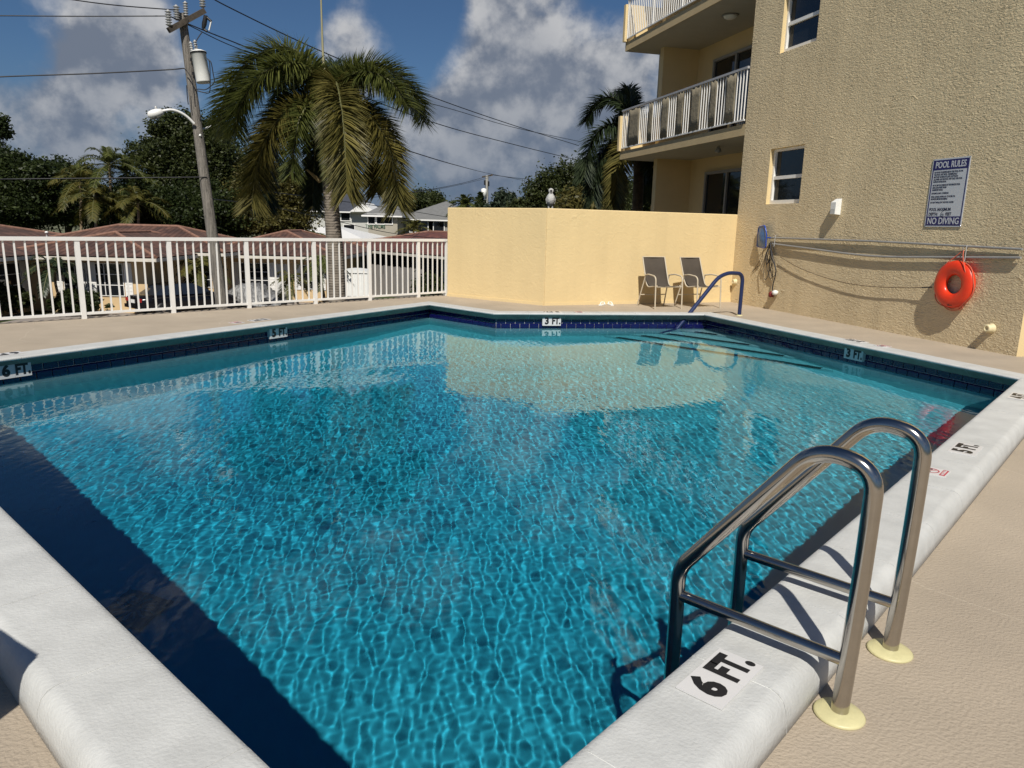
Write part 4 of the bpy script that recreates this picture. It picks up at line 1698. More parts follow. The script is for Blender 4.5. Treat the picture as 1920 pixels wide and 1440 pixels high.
def frond_mesh(path, nleaf, llen, rg, plume=True, droop=.5, width=.035, start=.12, tipf=.35, lean=.5):
    """rachis path (world offsets) with leaflets; returns (rachis MB, V, F)"""
    P = np.array([tuple(p) for p in path])
    seg = np.linalg.norm(np.diff(P, axis=0), axis=1)
    cum = np.concatenate([[0], np.cumsum(seg)])
    L_ = cum[-1]
    V, F = [], []
    for i in range(nleaf):
        t_ = start + (1 - start) * (i + rg.random() * .6) / nleaf
        s_ = t_ * L_
        p = np.array([np.interp(s_, cum, P[:, k]) for k in range(3)])
        p2 = np.array([np.interp(min(s_ + .05, L_), cum, P[:, k]) for k in range(3)])
        p1 = np.array([np.interp(max(s_ - .05, 0), cum, P[:, k]) for k in range(3)])
        tg = p2 - p1
        tg /= np.linalg.norm(tg) + 1e-9
        up = np.array((0, 0, 1.0))
        side = np.cross(tg, up)
        if np.linalg.norm(side) < .15:
            side = np.cross(tg, np.array((0, -1.0, 0)))
        side /= np.linalg.norm(side) + 1e-9
        nrm = np.cross(side, tg)
        for sg_ in (-1, 1):
            ang = rg.uniform(-1.0, 1.15) if plume else rg.normal(.25, .2)
            d = side * sg_ * math.cos(ang) + nrm * math.sin(ang) + tg * (lean + .3 * t_)
            d /= np.linalg.norm(d)
            prof = math.sin(math.pi * min(1, (.18 + .82 * t_) ** .9)) ** .6 if t_ < .98 else .3
            ln = llen * (tipf + (1 - tipf) * prof) * rg.uniform(.8, 1.12)
            g = np.array((0, 0, -1.0))
            q1 = p + d * ln * .45 + g * ln * droop * .10
            q2 = p + d * ln * .95 + g * ln * droop * .42
            wv = np.cross(d, nrm if abs(np.dot(d, nrm)) < .9 else side)
            wv /= np.linalg.norm(wv) + 1e-9
            ww = width * rg.uniform(.75, 1.2)
            o = len(V)
            V += [p - wv * ww * .35, p + wv * ww * .35, q1 + wv * ww * .5, q1 - wv * ww * .5, q2]
            F += [(o, o + 1, o + 2, o + 3), (o + 3, o + 2, o + 4, o + 4)]
    rb = MB()
    n = len(path)
    rb.tube(path, [.03 * (1 - .85 * k / (n - 1)) + .004 for k in range(n)], 6)
    return rb, V, F


def add_frond(parent, path, nleaf, llen, rg, lm, **kw):
    rb, V, F = frond_mesh(path, nleaf, llen, rg, **kw)
    me = bpy.data.meshes.new('frond')
    o0 = len(rb.v)
    faces = list(rb.f) + [tuple(dict.fromkeys(i + o0 for i in f)) for f in F]
    me.from_pydata([tuple(p) for p in rb.v] + [tuple(p) for p in V], [], faces)
    me.materials.append(lm)
    me.materials.append(m_rachis)
    me.polygons.foreach_set('material_index', [1] * len(rb.f) + [0] * len(F))
    o = bpy.data.objects.new('frond', me)
    C.objects.link(o)
    o.parent = parent
    return o


def palm(name, label, base, crown, nf, flen, llen, nleaf, lm, seed, r0=.14, r1=.09, plume=False, group=None, el=(-25, 75), droop=.9, width=.05, trunk_m=None, dropf=.55):
    rg = np.random.default_rng(seed)
    base, crown = Vector(base), Vector(crown)
    e = thing(name, label, 'palm tree', base, 0, group)
    mb = MB()
    c = crown - base
    mb.tube([c * (k / 8) + Vector((.05 * math.sin(k), .0, 0)) * (0 < k < 8) for k in range(9)], [r0 + (r1 - r0) * k / 8 for k in range(9)], 10)
    mb.build('trunk', trunk_m or m_palmtrunk, e)
    for k in range(nf):
        az = 2 * math.pi * (k * .382 + rg.random() * .08)
        ev = R(el[0] + (el[1] - el[0]) * ((k + .5) / nf))
        L_ = flen * rg.uniform(.85, 1.1)
        d = Vector((math.cos(az) * math.cos(ev), math.sin(az) * math.cos(ev), math.sin(ev)))
        pts = [c + d * L_ * t_ + Vector((0, 0, -1)) * dropf * L_ * t_ ** 2.2 for t_ in [j / 9 for j in range(10)]]
        add_frond(e, pts, nleaf, llen, rg, lm, plume=plume, droop=droop, width=width)
    return e


# ------------------------------------------------------------------ big foxtail palm behind the railing
PY = 16.6
pb = AY(629, 560, PY)
pb = Vector((pb.x, PY, -3.0))
ptop = AY(609, 250, PY)
fox = thing('foxtail_palm', 'large foxtail palm with drooping fronds behind the railing', 'palm tree', pb)
pth = [Vector((0, 0, 0)), AY(631, 540, PY) - pb, AY(625, 430, PY) - pb, AY(617, 340, PY) - pb, ptop - pb]
path = spline(pth, 6)
mb = MB()
nn = len(path)
mb.tube(path, [.215 - .10 * (k / (nn - 1)) ** 1.3 for k in range(nn)], 18)
mb.build('trunk', m_palmtrunk, fox)
mb = MB()
ct = AY(611, 168, PY) - pb
mb.tube([ptop - pb, (ptop - pb).lerp(ct, .5), ct], [.10, .115, .06], 12)
mb.build('crownshaft', mat('green_crownshaft', (.10, .13, .05), .5, var=.2), fox)
mb = MB()
mb.tube(spline([ct, AY(605, 90, PY) - pb, AY(600, -70, PY) - pb], 6), [.034 - .020 * k / 12 for k in range(13)], 9)
mb.build('spear_leaf', m_spear, fox)
rg = np.random.default_rng(5)
FR = [  # way-points in the view with distance from the camera
    ([(611, 180, 0), (575, 112, .1), (525, 88, .25), (465, 118, .35), (425, 180, .4), (412, 235, .4)], m_frond, .80, 125),
    ([(611, 185, 0), (570, 142, .5), (515, 132, .9), (460, 160, 1.2), (428, 205, 1.3), (418, 250, 1.3)], m_frond, .80, 115),
    ([(611, 183, 0), (580, 130, -.3), (540, 118, -.7), (490, 140, -1.0), (452, 195, -1.1), (440, 250, -1.1)], m_frond, .76, 115),
    ([(613, 180, 0), (655, 132, .2), (705, 122, .4), (752, 145, .5), (785, 190, .55), (795, 228, .55)], m_frond, .76, 120),
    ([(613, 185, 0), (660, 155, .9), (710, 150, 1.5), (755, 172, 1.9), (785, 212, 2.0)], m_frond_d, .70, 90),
    ([(613, 182, 0), (650, 145, -.4), (692, 135, -.8), (735, 155, -1.0), (765, 200, -1.1)], m_frond, .70, 90),
    ([(613, 178, 0), (628, 152, -.5), (638, 190, -1.1), (645, 250, -1.35), (649, 310, -1.4), (650, 362, -1.35)], m_frond_y, .86, 135),
    ([(613, 180, 0), (620, 160, -.3), (628, 200, -.7), (633, 262, -.9), (636, 320, -.95)], m_frond, .74, 100),
    ([(609, 200, 0), (570, 192, -.4), (528, 217, -.8), (495, 270, -1.0), (478, 335, -1.0), (472, 388, -1.0)], m_frond_y, .80, 130),
    ([(609, 205, 0), (580, 200, .5), (545, 225, .9), (520, 275, 1.1), (505, 340, 1.1), (500, 385, 1.1)], m_frond_d, .72, 100),
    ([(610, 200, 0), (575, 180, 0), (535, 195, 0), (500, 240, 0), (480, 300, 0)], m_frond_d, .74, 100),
    ([(614, 200, 0), (660, 197, -.3), (702, 227, -.6), (730, 280, -.75), (742, 340, -.8), (746, 385, -.8)], m_frond_y, .76, 125),
    ([(613, 205, 0), (650, 205, .5), (685, 240, .9), (700, 300, 1.0), (706, 360, 1.0)], m_frond_y, .70, 100),
    ([(613, 200, 0), (655, 190, .2), (695, 205, .3), (728, 245, .4), (745, 300, .4)], m_frond_d, .70, 90),
    ([(611, 210, 0), (600, 205, .9), (592, 260, 1.5), (588, 330, 1.6), (586, 385, 1.6)], m_frond_d, .66, 100),
    ([(611, 182, 0), (622, 130, .8), (640, 130, 1.5), (655, 180, 1.9), (660, 250, 2.0)], m_frond_d, .62, 90),
    ([(610, 182, 0), (588, 130, .6), (560, 120, 1.3), (530, 160, 1.9), (515, 230, 2.1)], m_frond_d, .62, 90),
    ([(609, 198, 0), (585, 192, -.6), (562, 225, -1.0), (550, 285, -1.1), (546, 325, -1.1)], m_frond, .60, 80),
]
for pts, lm, ll, nl in FR:
    path = spline([AY(u, v, PY + dy) - pb for u, v, dy in pts], 7)
    add_frond(fox, path, int(nl * 4.6), ll * .80, rg, lm, plume=True, droop=.50, width=.027, start=.06, tipf=.66, lean=.40)
# a bare sheath stub
mb = MB()
mb.tube([AY(575, 318, PY - .3) - pb, AY(600, 340, PY - .12) - pb], [.02, .05], 7)
mb.build('dry_sheath', mat('dry_sheath', (.30, .22, .10), .8), fox)

# second palm behind the balcony
P2Y = 23.8
b2 = AY(1196, 400, P2Y)
b2.z = -3.0
c2 = AY(1190, 262, P2Y)
fox2 = thing('foxtail_palm', 'shaded foxtail palm standing behind the lower balcony', 'palm tree', b2)
mb = MB()
mb.tube(spline([Vector((0, 0, 0)), AY(1197, 350, P2Y) - b2, c2 - b2], 6), [.20 - .07 * k / 12 for k in range(13)], 12)
mb.build('trunk', m_trunk, fox2)
rg = np.random.default_rng(9)
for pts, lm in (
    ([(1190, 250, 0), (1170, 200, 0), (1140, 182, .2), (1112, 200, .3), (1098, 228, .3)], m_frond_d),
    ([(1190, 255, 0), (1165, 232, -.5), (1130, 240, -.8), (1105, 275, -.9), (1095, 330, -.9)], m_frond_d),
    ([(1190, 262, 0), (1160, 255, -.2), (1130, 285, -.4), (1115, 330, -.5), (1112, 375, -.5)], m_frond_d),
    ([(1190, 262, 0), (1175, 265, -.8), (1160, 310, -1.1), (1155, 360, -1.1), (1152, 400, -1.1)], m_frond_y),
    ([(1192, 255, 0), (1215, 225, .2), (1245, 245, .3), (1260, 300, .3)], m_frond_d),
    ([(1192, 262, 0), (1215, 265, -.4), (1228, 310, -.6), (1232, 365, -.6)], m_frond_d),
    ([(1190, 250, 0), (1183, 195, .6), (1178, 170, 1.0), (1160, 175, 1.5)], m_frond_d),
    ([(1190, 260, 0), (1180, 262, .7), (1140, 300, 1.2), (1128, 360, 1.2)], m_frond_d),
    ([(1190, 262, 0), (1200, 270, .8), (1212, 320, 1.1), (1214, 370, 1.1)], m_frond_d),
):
    add_frond(fox2, spline([AY(u, v, P2Y + dy) - b2 for u, v, dy in pts], 7), 340, .60, rg, lm, plume=True, droop=.6, width=.044, start=.08, tipf=.66)
mb = MB()
mb.tube([c2 - b2, AY(1180, 158, P2Y) - b2], [.05, .012], 7)
mb.build('spear_leaf', m_frond_d, fox2)


# ------------------------------------------------------------------ houses across the street
def uvfaces(name, faces, m, parent, thick=0.0):
    me = bpy.data.meshes.new(name)
    V, Fc = [], []
    for f in faces:
        o = len(V)
        V += [tuple(p) for p in f]
        Fc.append(tuple(range(o, o + len(f))))
    me.from_pydata(V, [], Fc)
    uv = me.uv_layers.new(name='UVMap')
    for poly in me.polygons:
        n = poly.normal
        e = Vector((0, 0, 1)).cross(n)
        if e.length < 1e-4:
            e = Vector((1, 0, 0))
        e.normalize()
        s_ = n.cross(e)
        for li in poly.loop_indices:
            p = me.vertices[me.loops[li].vertex_index].co
            uv.data[li].uv = (p.dot(e), p.dot(s_))
    me.materials.append(m)
    o = bpy.data.objects.new(name, me)
    C.objects.link(o)
    o.parent = parent
    return o


def hip(x0, x1, y0, y1, ze, zr, along='x', ov=.55, gable0=False):
    x0, x1, y0, y1 = x0 - ov, x1 + ov, y0 - ov, y1 + ov
    if along == 'x':
        hd = (y1 - y0) / 2
        ym = (y0 + y1) / 2
        a, b = Vector((x0 + min(hd, (x1 - x0) / 2 - .01), ym, zr)), Vector((x1 - min(hd, (x1 - x0) / 2 - .01), ym, zr))
    else:
        hd = (x1 - x0) / 2
        xm = (x0 + x1) / 2
        a, b = Vector((xm, y0 + min(hd, (y1 - y0) / 2 - .01), zr)), Vector((xm, y1 - min(hd, (y1 - y0) / 2 - .01), zr))
    c00, c10, c11, c01 = Vector((x0, y0, ze)), Vector((x1, y0, ze)), Vector((x1, y1, ze)), Vector((x0, y1, ze))
    if along == 'x':
        fs_ = [[c00, c10, b, a], [c10, c11, b], [c11, c01, a, b], [c01, c00, a]]
        hips = [(c00, a), (c10, b), (c11, b), (c01, a), (a, b)]
    else:
        fs_ = [[c00, c10, a], [c10, c11, b, a], [c11, c01, b], [c01, c00, a, b]]
        hips = [(c00, a), (c10, a), (c11, b), (c01, b), (a, b)]
    return fs_, hips, [(c00, c10), (c10, c11), (c11, c01), (c01, c00)]


def house(name, label, origin, rz, parts, wallm, roofm, wins=(), extra=None):
    """parts: footprints (x0, x1, y0, y1, eave, ridge, along) above the house's own ground"""
    e = thing(name, label, 'house', origin, rz)
    for (x0, x1, y0, y1, ze, zr, al) in parts:
        mb = MB()
        mb.hexa([(x0, y0, 0), (x1, y0, 0), (x1, y1, 0), (x0, y1, 0)], [(x0, y0, ze), (x1, y0, ze), (x1, y1, ze), (x0, y1, ze)])
        mb.build('wall', wallm, e)
        fs_, hips, eaves = hip(x0, x1, y0, y1, ze, zr, al, .95)
        ro = uvfaces('roof', [[p + Vector((0, 0, .06)) for p in f] for f in fs_], roofm, e)
        for a, b in hips:
            mb = MB()
            mb.tube([a + Vector((0, 0, .07)), b + Vector((0, 0, .07))], .085, 8)
            mb.build('ridge_cap', m_ridge, ro)
        mb = MB()
        for a, b in eaves:
            mb.bar(a + Vector((0, 0, -.07)), b + Vector((0, 0, -.07)), .04, .15)
        mb.add([eaves[0][0] + Vector((0, 0, -.02)), eaves[1][0] + Vector((0, 0, -.02)), eaves[2][0] + Vector((0, 0, -.02)), eaves[3][0] + Vector((0, 0, -.02))], [(3, 2, 1, 0)])
        mb.build('fascia', mat('pale_fascia', (.62, .58, .50), .7), e)
    for (kind, x, y, z, wd, ht, face) in wins:
        # face: 'f' front (-y), 'r' right (+x)
        M_ = frame((x, y, z), (1, 0, 0), (0, 0, 1)) if face == 'f' else frame((x, y, z), (0, 1, 0), (0, 0, 1))
        hx, hy = wd / 2, ht / 2
        if kind == 'window':
            o = MB().box((0, 0, .01), (wd, ht, .02)).build('window', m_glass, e)
            o.matrix_local = M_
            mb = MB()
            for yy_ in (-hy, -hy / 3, hy / 3, hy):
                mb.box((0, yy_, .03), (wd + .06, .03, .04))
            for xx_ in (-hx, 0, hx):
                mb.box((xx_, 0, .0285), (.035, ht, .036))
            mb.build('frame', m_white, o)
            for sg_ in (-1, 1):
                mb = MB()
                mb.box((sg_ * (hx + .24), 0, .025), (.36, ht + .1, .04))
                for q_ in range(9):
                    mb.box((sg_ * (hx + .24), -hy + (q_ + .5) * ht / 9, .048), (.28, .05, .012))
                mb.build('shutter', m_white, o)
        else:
            o = MB().box((0, 0, .012), (wd, ht, .024)).build(kind, m_dark if kind == 'carport_shade_panel' else mat('white_door', (.6, .6, .58), .6), e)  # carports: flat near-black panel on the wall stands for the shade inside
            o.matrix_local = M_
    return e


def hx(u, Y):
    return AY(u, 480, Y).x


GZ = -3.0
HA = Vector((hx(165, 34.5), 34.5, GZ))
x_ = lambda u, Y: hx(u, Y) - HA.x
houseA = house('bungalow', 'peach bungalow with brown barrel tile hip roofs across the street on the left', HA, 0,
               [(x_(52, 34.5), x_(272, 34.5), 0, 9, 2.62, 3.62, 'y'), (x_(52, 34.5) - 9, x_(52, 34.5) - .005, -5.5, 9, 2.62, 3.80, 'y'), (x_(52, 34.5) - 3, x_(415, 40), 4.5, 11.0, 2.72, 3.92, 'x')],
               m_housewall, m_roof,
               [('window', x_(193, 34.5), -.001, 1.55, 1.75, 1.5, 'f'), ('window', x_(138, 34.5), -.001, 1.55, 1.1, 1.5, 'f'), ('window', x_(52, 34.5) + .0, -1.7, 1.55, 2.0, 1.5, 'r'),
                ('carport_shade_panel', x_(312, 39), 4.497, 1.2, 3.0, 2.4, 'f'), ('window', x_(375, 39), 4.497, 1.5, 1.1, 1.2, 'f')])
mb = MB()
mb.lathe([(.05, 0), (.05, .25), (.085, .26), (.085, .32), (.02, .36)], (x_(56, 36), 3.0, 3.30), 10)
mb.build('vent_pipe', m_white2, houseA)
HB = Vector((hx(505, 41), 41, GZ))
x_ = lambda u, Y: hx(u, Y) - HB.x
houseB = house('bungalow', 'peach bungalow with a brown pyramid tile roof behind the utility pole', HB, 0,
               [(x_(405, 41), x_(610, 41), 0, 9, 2.55, 3.78, 'y')], m_housewall, m_roof,
               [('window', x_(475, 41), -.001, 1.4, 1.6, 1.4, 'f'), ('white_door', x_(525, 41), -.001, 1.05, 1.0, 2.1, 'f'), ('window', x_(580, 41), -.001, 1.4, .9, 1.3, 'f')])
ca, cb = AY(640, 460, 54), AY(838, 480, 43.5)
ang = math.atan2(cb.y - ca.y, cb.x - ca.x)
cl_ = (cb.to_2d() - ca.to_2d()).length
HCo = Vector((ca.x, ca.y, GZ))
houseC = house('bungalow', 'low house with a red tile roof and dark carport behind the grey board fence', HCo, ang,
               [(0, cl_ + 3, .6, 9, 2.6, 3.85, 'x')], mat('pale_grey_render', (.45, .43, .39), .85), m_roof_red,
               [('carport_shade_panel', cl_ * .52, .597, 1.2, cl_ * .75, 2.4, 'f')])
# grey board fence panels in front of that carport
bf = thing('board_fence', 'grey vertical board fence in front of the red roofed carport', 'fence', (0, 0, 0))
fa, fb = AY(694, 545, 47), AY(792, 543, 43.2)
fa.z = fb.z = GZ
bf.location = fa
nb = 22
dirf = (fb - fa) / nb
for k in range(nb):
    mb = MB()
    mb.bar(dirf * (k + .06), dirf * (k + .06) + Vector((0, 0, 1.85 + .03 * math.sin(k * 2.3))), .0, .0)
    p, q2 = dirf * (k + .04), dirf * (k + .96)
    nrm_ = Vector((-dirf.y, dirf.x, 0)).normalized() * .025
    hh = 1.86 + .03 * math.sin(k * 2.3)
    mb = MB()
    mb.hexa([p, q2, q2 + nrm_, p + nrm_], [v + Vector((0, 0, hh)) for v in (p, q2, q2 + nrm_, p + nrm_)])
    mb.build('board', m_fencewood, bf)

# white utility trailer
tp = AY(668, 555, 40.5)
tp.z = GZ
trl = thing('utility_trailer', 'white enclosed cargo trailer parked beside the palm trunk', 'trailer', tp, R(8))
mb = MB()
mb.hexa([(-.72, -.9, .5), (.72, -.9, .5), (.72, 1.2, .5), (-.72, 1.2, .5)], [(-.70, -.88, 1.78), (.70, -.88, 1.78), (.70, 1.18, 1.78), (-.70, 1.18, 1.78)])
o = mb.build('box_body', m_white2, trl)
bv = o.modifiers.new('b', 'BEVEL')
bv.width = .05
bv.segments = 2
mb = MB()
pts = []
for y in (-.93, 1.23):
    for k in range(9):
        a = math.pi * k / 8
        pts.append((-.75 * math.cos(a), y, 1.78 + .16 * math.sin(a)))
mb.add(pts, [(k, k + 1, k + 10, k + 9) for k in range(8)] + [tuple(range(9)), tuple(reversed(range(9, 18)))])
mb.build('roof_cap', m_white2, trl)
for k in (-.35, .0, .35):
    MB().box((k, -.895, 1.15), (.04, .03, 1.2)).build('rib', m_white2, trl)
for sx_ in (-.72, .72):
    mb = MB()
    mb.lathe([(.14, -.09), (.30, -.08), (.30, .08), (.14, .09)], (sx_, .2, .30), 18, (1, 0, 0))
    mb.build('wheel', m_black, trl)
MB().box((0, 0, .42), (1.3, 2.0, .14)).build('chassis', m_black, trl)

# car under a silver cover
vp3 = AY(475, 566, 38.5)
vp3.z = GZ
cv = thing('covered_car', 'small car under a wrinkled silver cover in front of the pyramid roofed house', 'car', vp3, R(-12))
nx, ny = 44, 20
pts = []
for i in range(nx + 1):
    for j in range(ny + 1):
        a, b = i / nx * 2 - 1, j / ny * 2 - 1
        prof = .72 + .48 * max(0, 1 - (abs(a + .05) / .62) ** 2.6) if abs(a) < .67 else .72 - .05 * (abs(a) - .67)
        z = prof * max(0, 1 - abs(b) ** 5 * .95) * (1 - max(0, abs(a) - .9) * 6.5)
        wob = .03 * math.sin(i * 1.7 + j * .8) + .025 * math.sin(j * 2.9 - i * .6)
        y = b * (.82 + .10 * (1 - z / 1.2))
        pts.append((a * 1.9 + wob, y + wob * .6, max(.12, z + wob)))
mb = MB()
mb.add(pts, [(i * (ny + 1) + j, (i + 1) * (ny + 1) + j, (i + 1) * (ny + 1) + j + 1, i * (ny + 1) + j + 1) for i in range(nx) for j in range(ny)], True)
mb.build('cover', mat('silver_tarp', (.20, .20, .20), .45, .2, var=.4, vscale=3, bump=1.0, bscale=6, bdist=.15, stretch=(1, 1, .5)), cv)
for sx_ in (-1.2, 1.25):
    for sy_ in (-.78, .78):
        mb = MB()
        mb.lathe([(.16, -.09), (.29, -.08), (.29, .08), (.16, .09)], (sx_, sy_, .29), 16, (0, 1, 0))
        mb.build('wheel', m_black, cv)

# black sedan
cp = AY(345, 588, 35.2)
cp.z = GZ
car = thing('parked_car', 'black sedan parked on the driveway in front of the first carport', 'car', cp, R(52))
m_paint = mat('black_car_paint', (.005, .005, .007), .22, var=.05, spec=.4)
st = [(-2.35, .42, .80, .70), (-2.28, .34, .92, .82), (-1.7, .28, .98, .88), (-1.25, .26, 1.0, .90), (0, .24, .99, .91), (1.0, .26, .97, .90), (1.7, .28, .90, .86), (2.25, .34, .78, .78), (2.38, .44, .66, .62)]
pts, n = [], 12
for (x, zb, zt, hw) in st:
    for k in range(n):
        a = 2 * math.pi * k / n + math.pi / n
        ca_, sa_ = math.cos(a), math.sin(a)
        pts.append((x, hw * math.copysign(abs(ca_) ** .35, ca_), (zb + zt) / 2 + (zt - zb) / 2 * math.copysign(abs(sa_) ** .5, sa_)))
mb = MB()
mb.add(pts, [(i * n + k, i * n + (k + 1) % n, (i + 1) * n + (k + 1) % n, (i + 1) * n + k) for i in range(len(st) - 1) for k in range(n)], True)
mb.add(pts[:n], [tuple(reversed(range(n)))])
mb.add(pts[-n:], [tuple(range(n))])
mb.build('body', m_paint, car)
st = [(-1.75, .97, .97, .70, .70), (-1.15, .95, 1.36, .82, .60), (-.5, .95, 1.45, .85, .62), (.2, .95, 1.43, .85, .62), (1.25, .93, .95, .80, .76)]
pts = []
for (x, zb, zt, wb, wt) in st:
    pts += [(x, -wb, zb), (x, -wt, zt), (x, wt, zt), (x, wb, zb)]
mb = MB()
mb.add(pts, [(i * 4 + k, i * 4 + k + 1, (i + 1) * 4 + k + 1, (i + 1) * 4 + k) for i in range(4) for k in range(3)])
mb.build('cabin_glass', glassmat('car_glass', (.015, .02, .03)), car)
mb = MB()
mb.add([(-1.12, -.585, 1.372), (-.5, -.605, 1.462), (.22, -.605, 1.442), (.22, .605, 1.442), (-.5, .605, 1.462), (-1.12, .585, 1.372)], [(0, 1, 4, 5), (1, 2, 3, 4)])
for sy_ in (-1, 1):
    for x0, x1 in ((-.52, -.42),):
        mb.add([(x0, sy_ * .86, .94), (x1, sy_ * .86, .94), (x1 + .02, sy_ * .635, 1.45), (x0 + .02, sy_ * .635, 1.45)], [(0, 1, 2, 3)])
mb.build('roof_panel', m_paint, car)
for sx_ in (-1.42, 1.42):
    for sy_ in (-.80, .80):
        mb = MB()
        mb.lathe([(.20, -.11), (.32, -.10), (.32, .10), (.20, .11)], (sx_, sy_, .32), 22, (0, 1, 0))
        wh = mb.build('wheel', m_black, car)
        mb = MB()
        mb.lathe([(.0, .115), (.05, .115), (.20, .10)] if sy_ > 0 else [(.20, -.10), (.05, -.115), (.0, -.115)], (sx_, sy_, .32), 14, (0, 1, 0))
        mb.build('rim', m_steel, wh)
for sy_ in (-.60, .60):
    MB().box((-2.325, sy_, .76), (.06, .30, .16)).build('taillight', mat('red_taillight', (.35, .02, .02), .25), car)
    MB().box((2.34, sy_, .60), (.08, .30, .12)).build('headlight', m_steel, car)
MB().box((-2.372, 0, .70), (.02, .34, .16)).build('licence_plate', m_white2, car)
MB().box((-2.36, 0, .86), (.03, .8, .03)).build('chrome_strip', m_steel, car)
MB().box((-2.37, 0, .47), (.12, 1.45, .16)).build('bumper', m_paint, car)
for sy_ in (-1, 1):
    mb = MB()
    mb.bar((-1.9, sy_ * .905, .86), (1.6, sy_ * .895, .84), .012, .014)
    mb.build('chrome_strip', m_steel, car)
    MB().box((.75, sy_ * 1.0, .98), (.12, .18, .12)).build('wing_mirror', m_paint, car)

# ------------------------------------------------------------------ buildings farther back


def block(name, label, u0, u1, v_top, Y, dep, wallm, roofm, roof_h, wins=(), flat=False, ridge='x'):
    a, b = AY(u0, v_top, Y), AY(u1, v_top, Y)
    ze = (a.z + b.z) / 2
    cx_ = (a.x + b.x) / 2
    e = thing(name, label, 'building', (cx_, Y, GZ))
    hw = (b.x - a.x) / 2
    hz = ze - GZ
    mb = MB()
    mb.hexa([(-hw, 0, 0), (hw, 0, 0), (hw, dep, 0), (-hw, dep, 0)], [(-hw, 0, hz), (hw, 0, hz), (hw, dep, hz), (-hw, dep, hz)])
    mb.build('wall', wallm, e)
    if flat:
        MB().box((0, dep / 2, hz + .15), (2 * hw + .3, dep + .3, .3)).build('roof', roofm, e)
    else:
        fs_, hips, eaves = hip(-hw, hw, 0, dep, hz, hz + roof_h, ridge, .5)
        uvfaces('roof', fs_, roofm, e)
        mb = MB()
        for p, q_ in eaves:
            mb.bar(p + Vector((0, 0, -.07)), q_ + Vector((0, 0, -.07)), .05, .13)
        mb.build('fascia', m_white, e)
    for (u, v, wd, ht) in wins:
        p = AY(u, v, Y)
        o = MB().box((p.x - cx_, -.02, p.z - GZ), (wd, .05, ht)).build('window', m_glass, e)
        mb = MB()
        for s_ in (-1, 1):
            mb.box((p.x - cx_ + s_ * wd / 2, -.05, p.z - GZ), (.08, .06, ht + .1))
            mb.box((p.x - cx_, -.052, p.z - GZ + s_ * ht / 2), (wd, .06, .08))
        mb.build('frame', m_white, o)
    return e


m_greyroof = mat('grey_shingle', (.17, .17, .165), .9, var=.15, vscale=3)
m_blueroof = mat('dark_slate_roof', (.045, .05, .065), .85, var=.15, vscale=3)
m_offwhite = mat('off_white_render', (.50, .50, .47), .85, var=.05)
m_cream2 = mat('cream_render', (.36, .33, .27), .85, var=.05)
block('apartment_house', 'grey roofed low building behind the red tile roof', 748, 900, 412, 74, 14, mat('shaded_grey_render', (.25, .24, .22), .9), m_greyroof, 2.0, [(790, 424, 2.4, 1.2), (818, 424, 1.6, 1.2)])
palms = block('apartment_house', 'cream two storey building with green wall letters behind the red tile roof', 690, 745, 404, 70, 12, m_cream2, m_greyroof, 1.6, [(698, 411, .8, .9), (712, 411, .8, .9), (728, 411, .8, .9)])
M_ = frame((AY(704, 425, 70).x - palms.location.x, -.06, AY(704, 425, 70).z - GZ), (1, 0, 0), (0, 0, 1))
text('wall_lettering', 'THE PALMS', .46, mat('green_letters', (.05, .11, .07), .6), palms, M_, .01, .8)
wt = block('apartment_house', 'white two storey building with dark slate roof and white gable behind the palm trunk', 560, 690, 396, 80, 12, m_offwhite, m_blueroof, 2.6, [(574, 405, 1.0, 1.0), (648, 405, 1.0, 1.0), (655, 430, 1.2, 1.0)])
g1, g2, g3 = AY(655, 397, 79), AY(702, 397, 79), AY(680, 379, 79)
mb = MB()
off_ = wt.location
P_ = [g1 - off_, g2 - off_, g3 - off_]
P_ = [Vector((p.x, -1.0, p.z)) for p in P_]
mb.add(P_ + [p + Vector((0, 6, 0)) for p in P_], [(0, 1, 2), (5, 4, 3), (1, 4, 5, 2), (0, 2, 5, 3), (0, 3, 4, 1)])
mb.build('gable', m_white, wt)
fl = block('white_roofed_building', 'low building with a broad white roof behind the tile roofs', 520, 672, 446, 58, 10, m_offwhite, m_white, 1.0, ())
block('white_outbuilding', 'small white wall seen between trunks behind the first bungalow', 203, 250, 392, 62, 4, m_offwhite, m_white, .3, (), True)
block('pale_building', 'pale low building far off beyond the distant utility pole', 905, 975, 388, 120, 10, m_offwhite, m_white, .4, (), True)
block('pale_building', 'pale low building far off beside the shaded palm trunk', 1150, 1232, 390, 90, 10, m_offwhite, m_greyroof, .4, (), True)


# ------------------------------------------------------------------ trees
def blob(u, v, Y, ru, rv, ry=None):
    c = AY(u, v, Y)
    s_ = Y / FPX
    return (c.x, c.y, c.z, ru * s_, ry if ry else max(ru, rv) * s_ * .9, rv * s_)


def base_at(u, Y):
    p = AY(u, 450, Y)
    return Vector((p.x, Y, GZ))


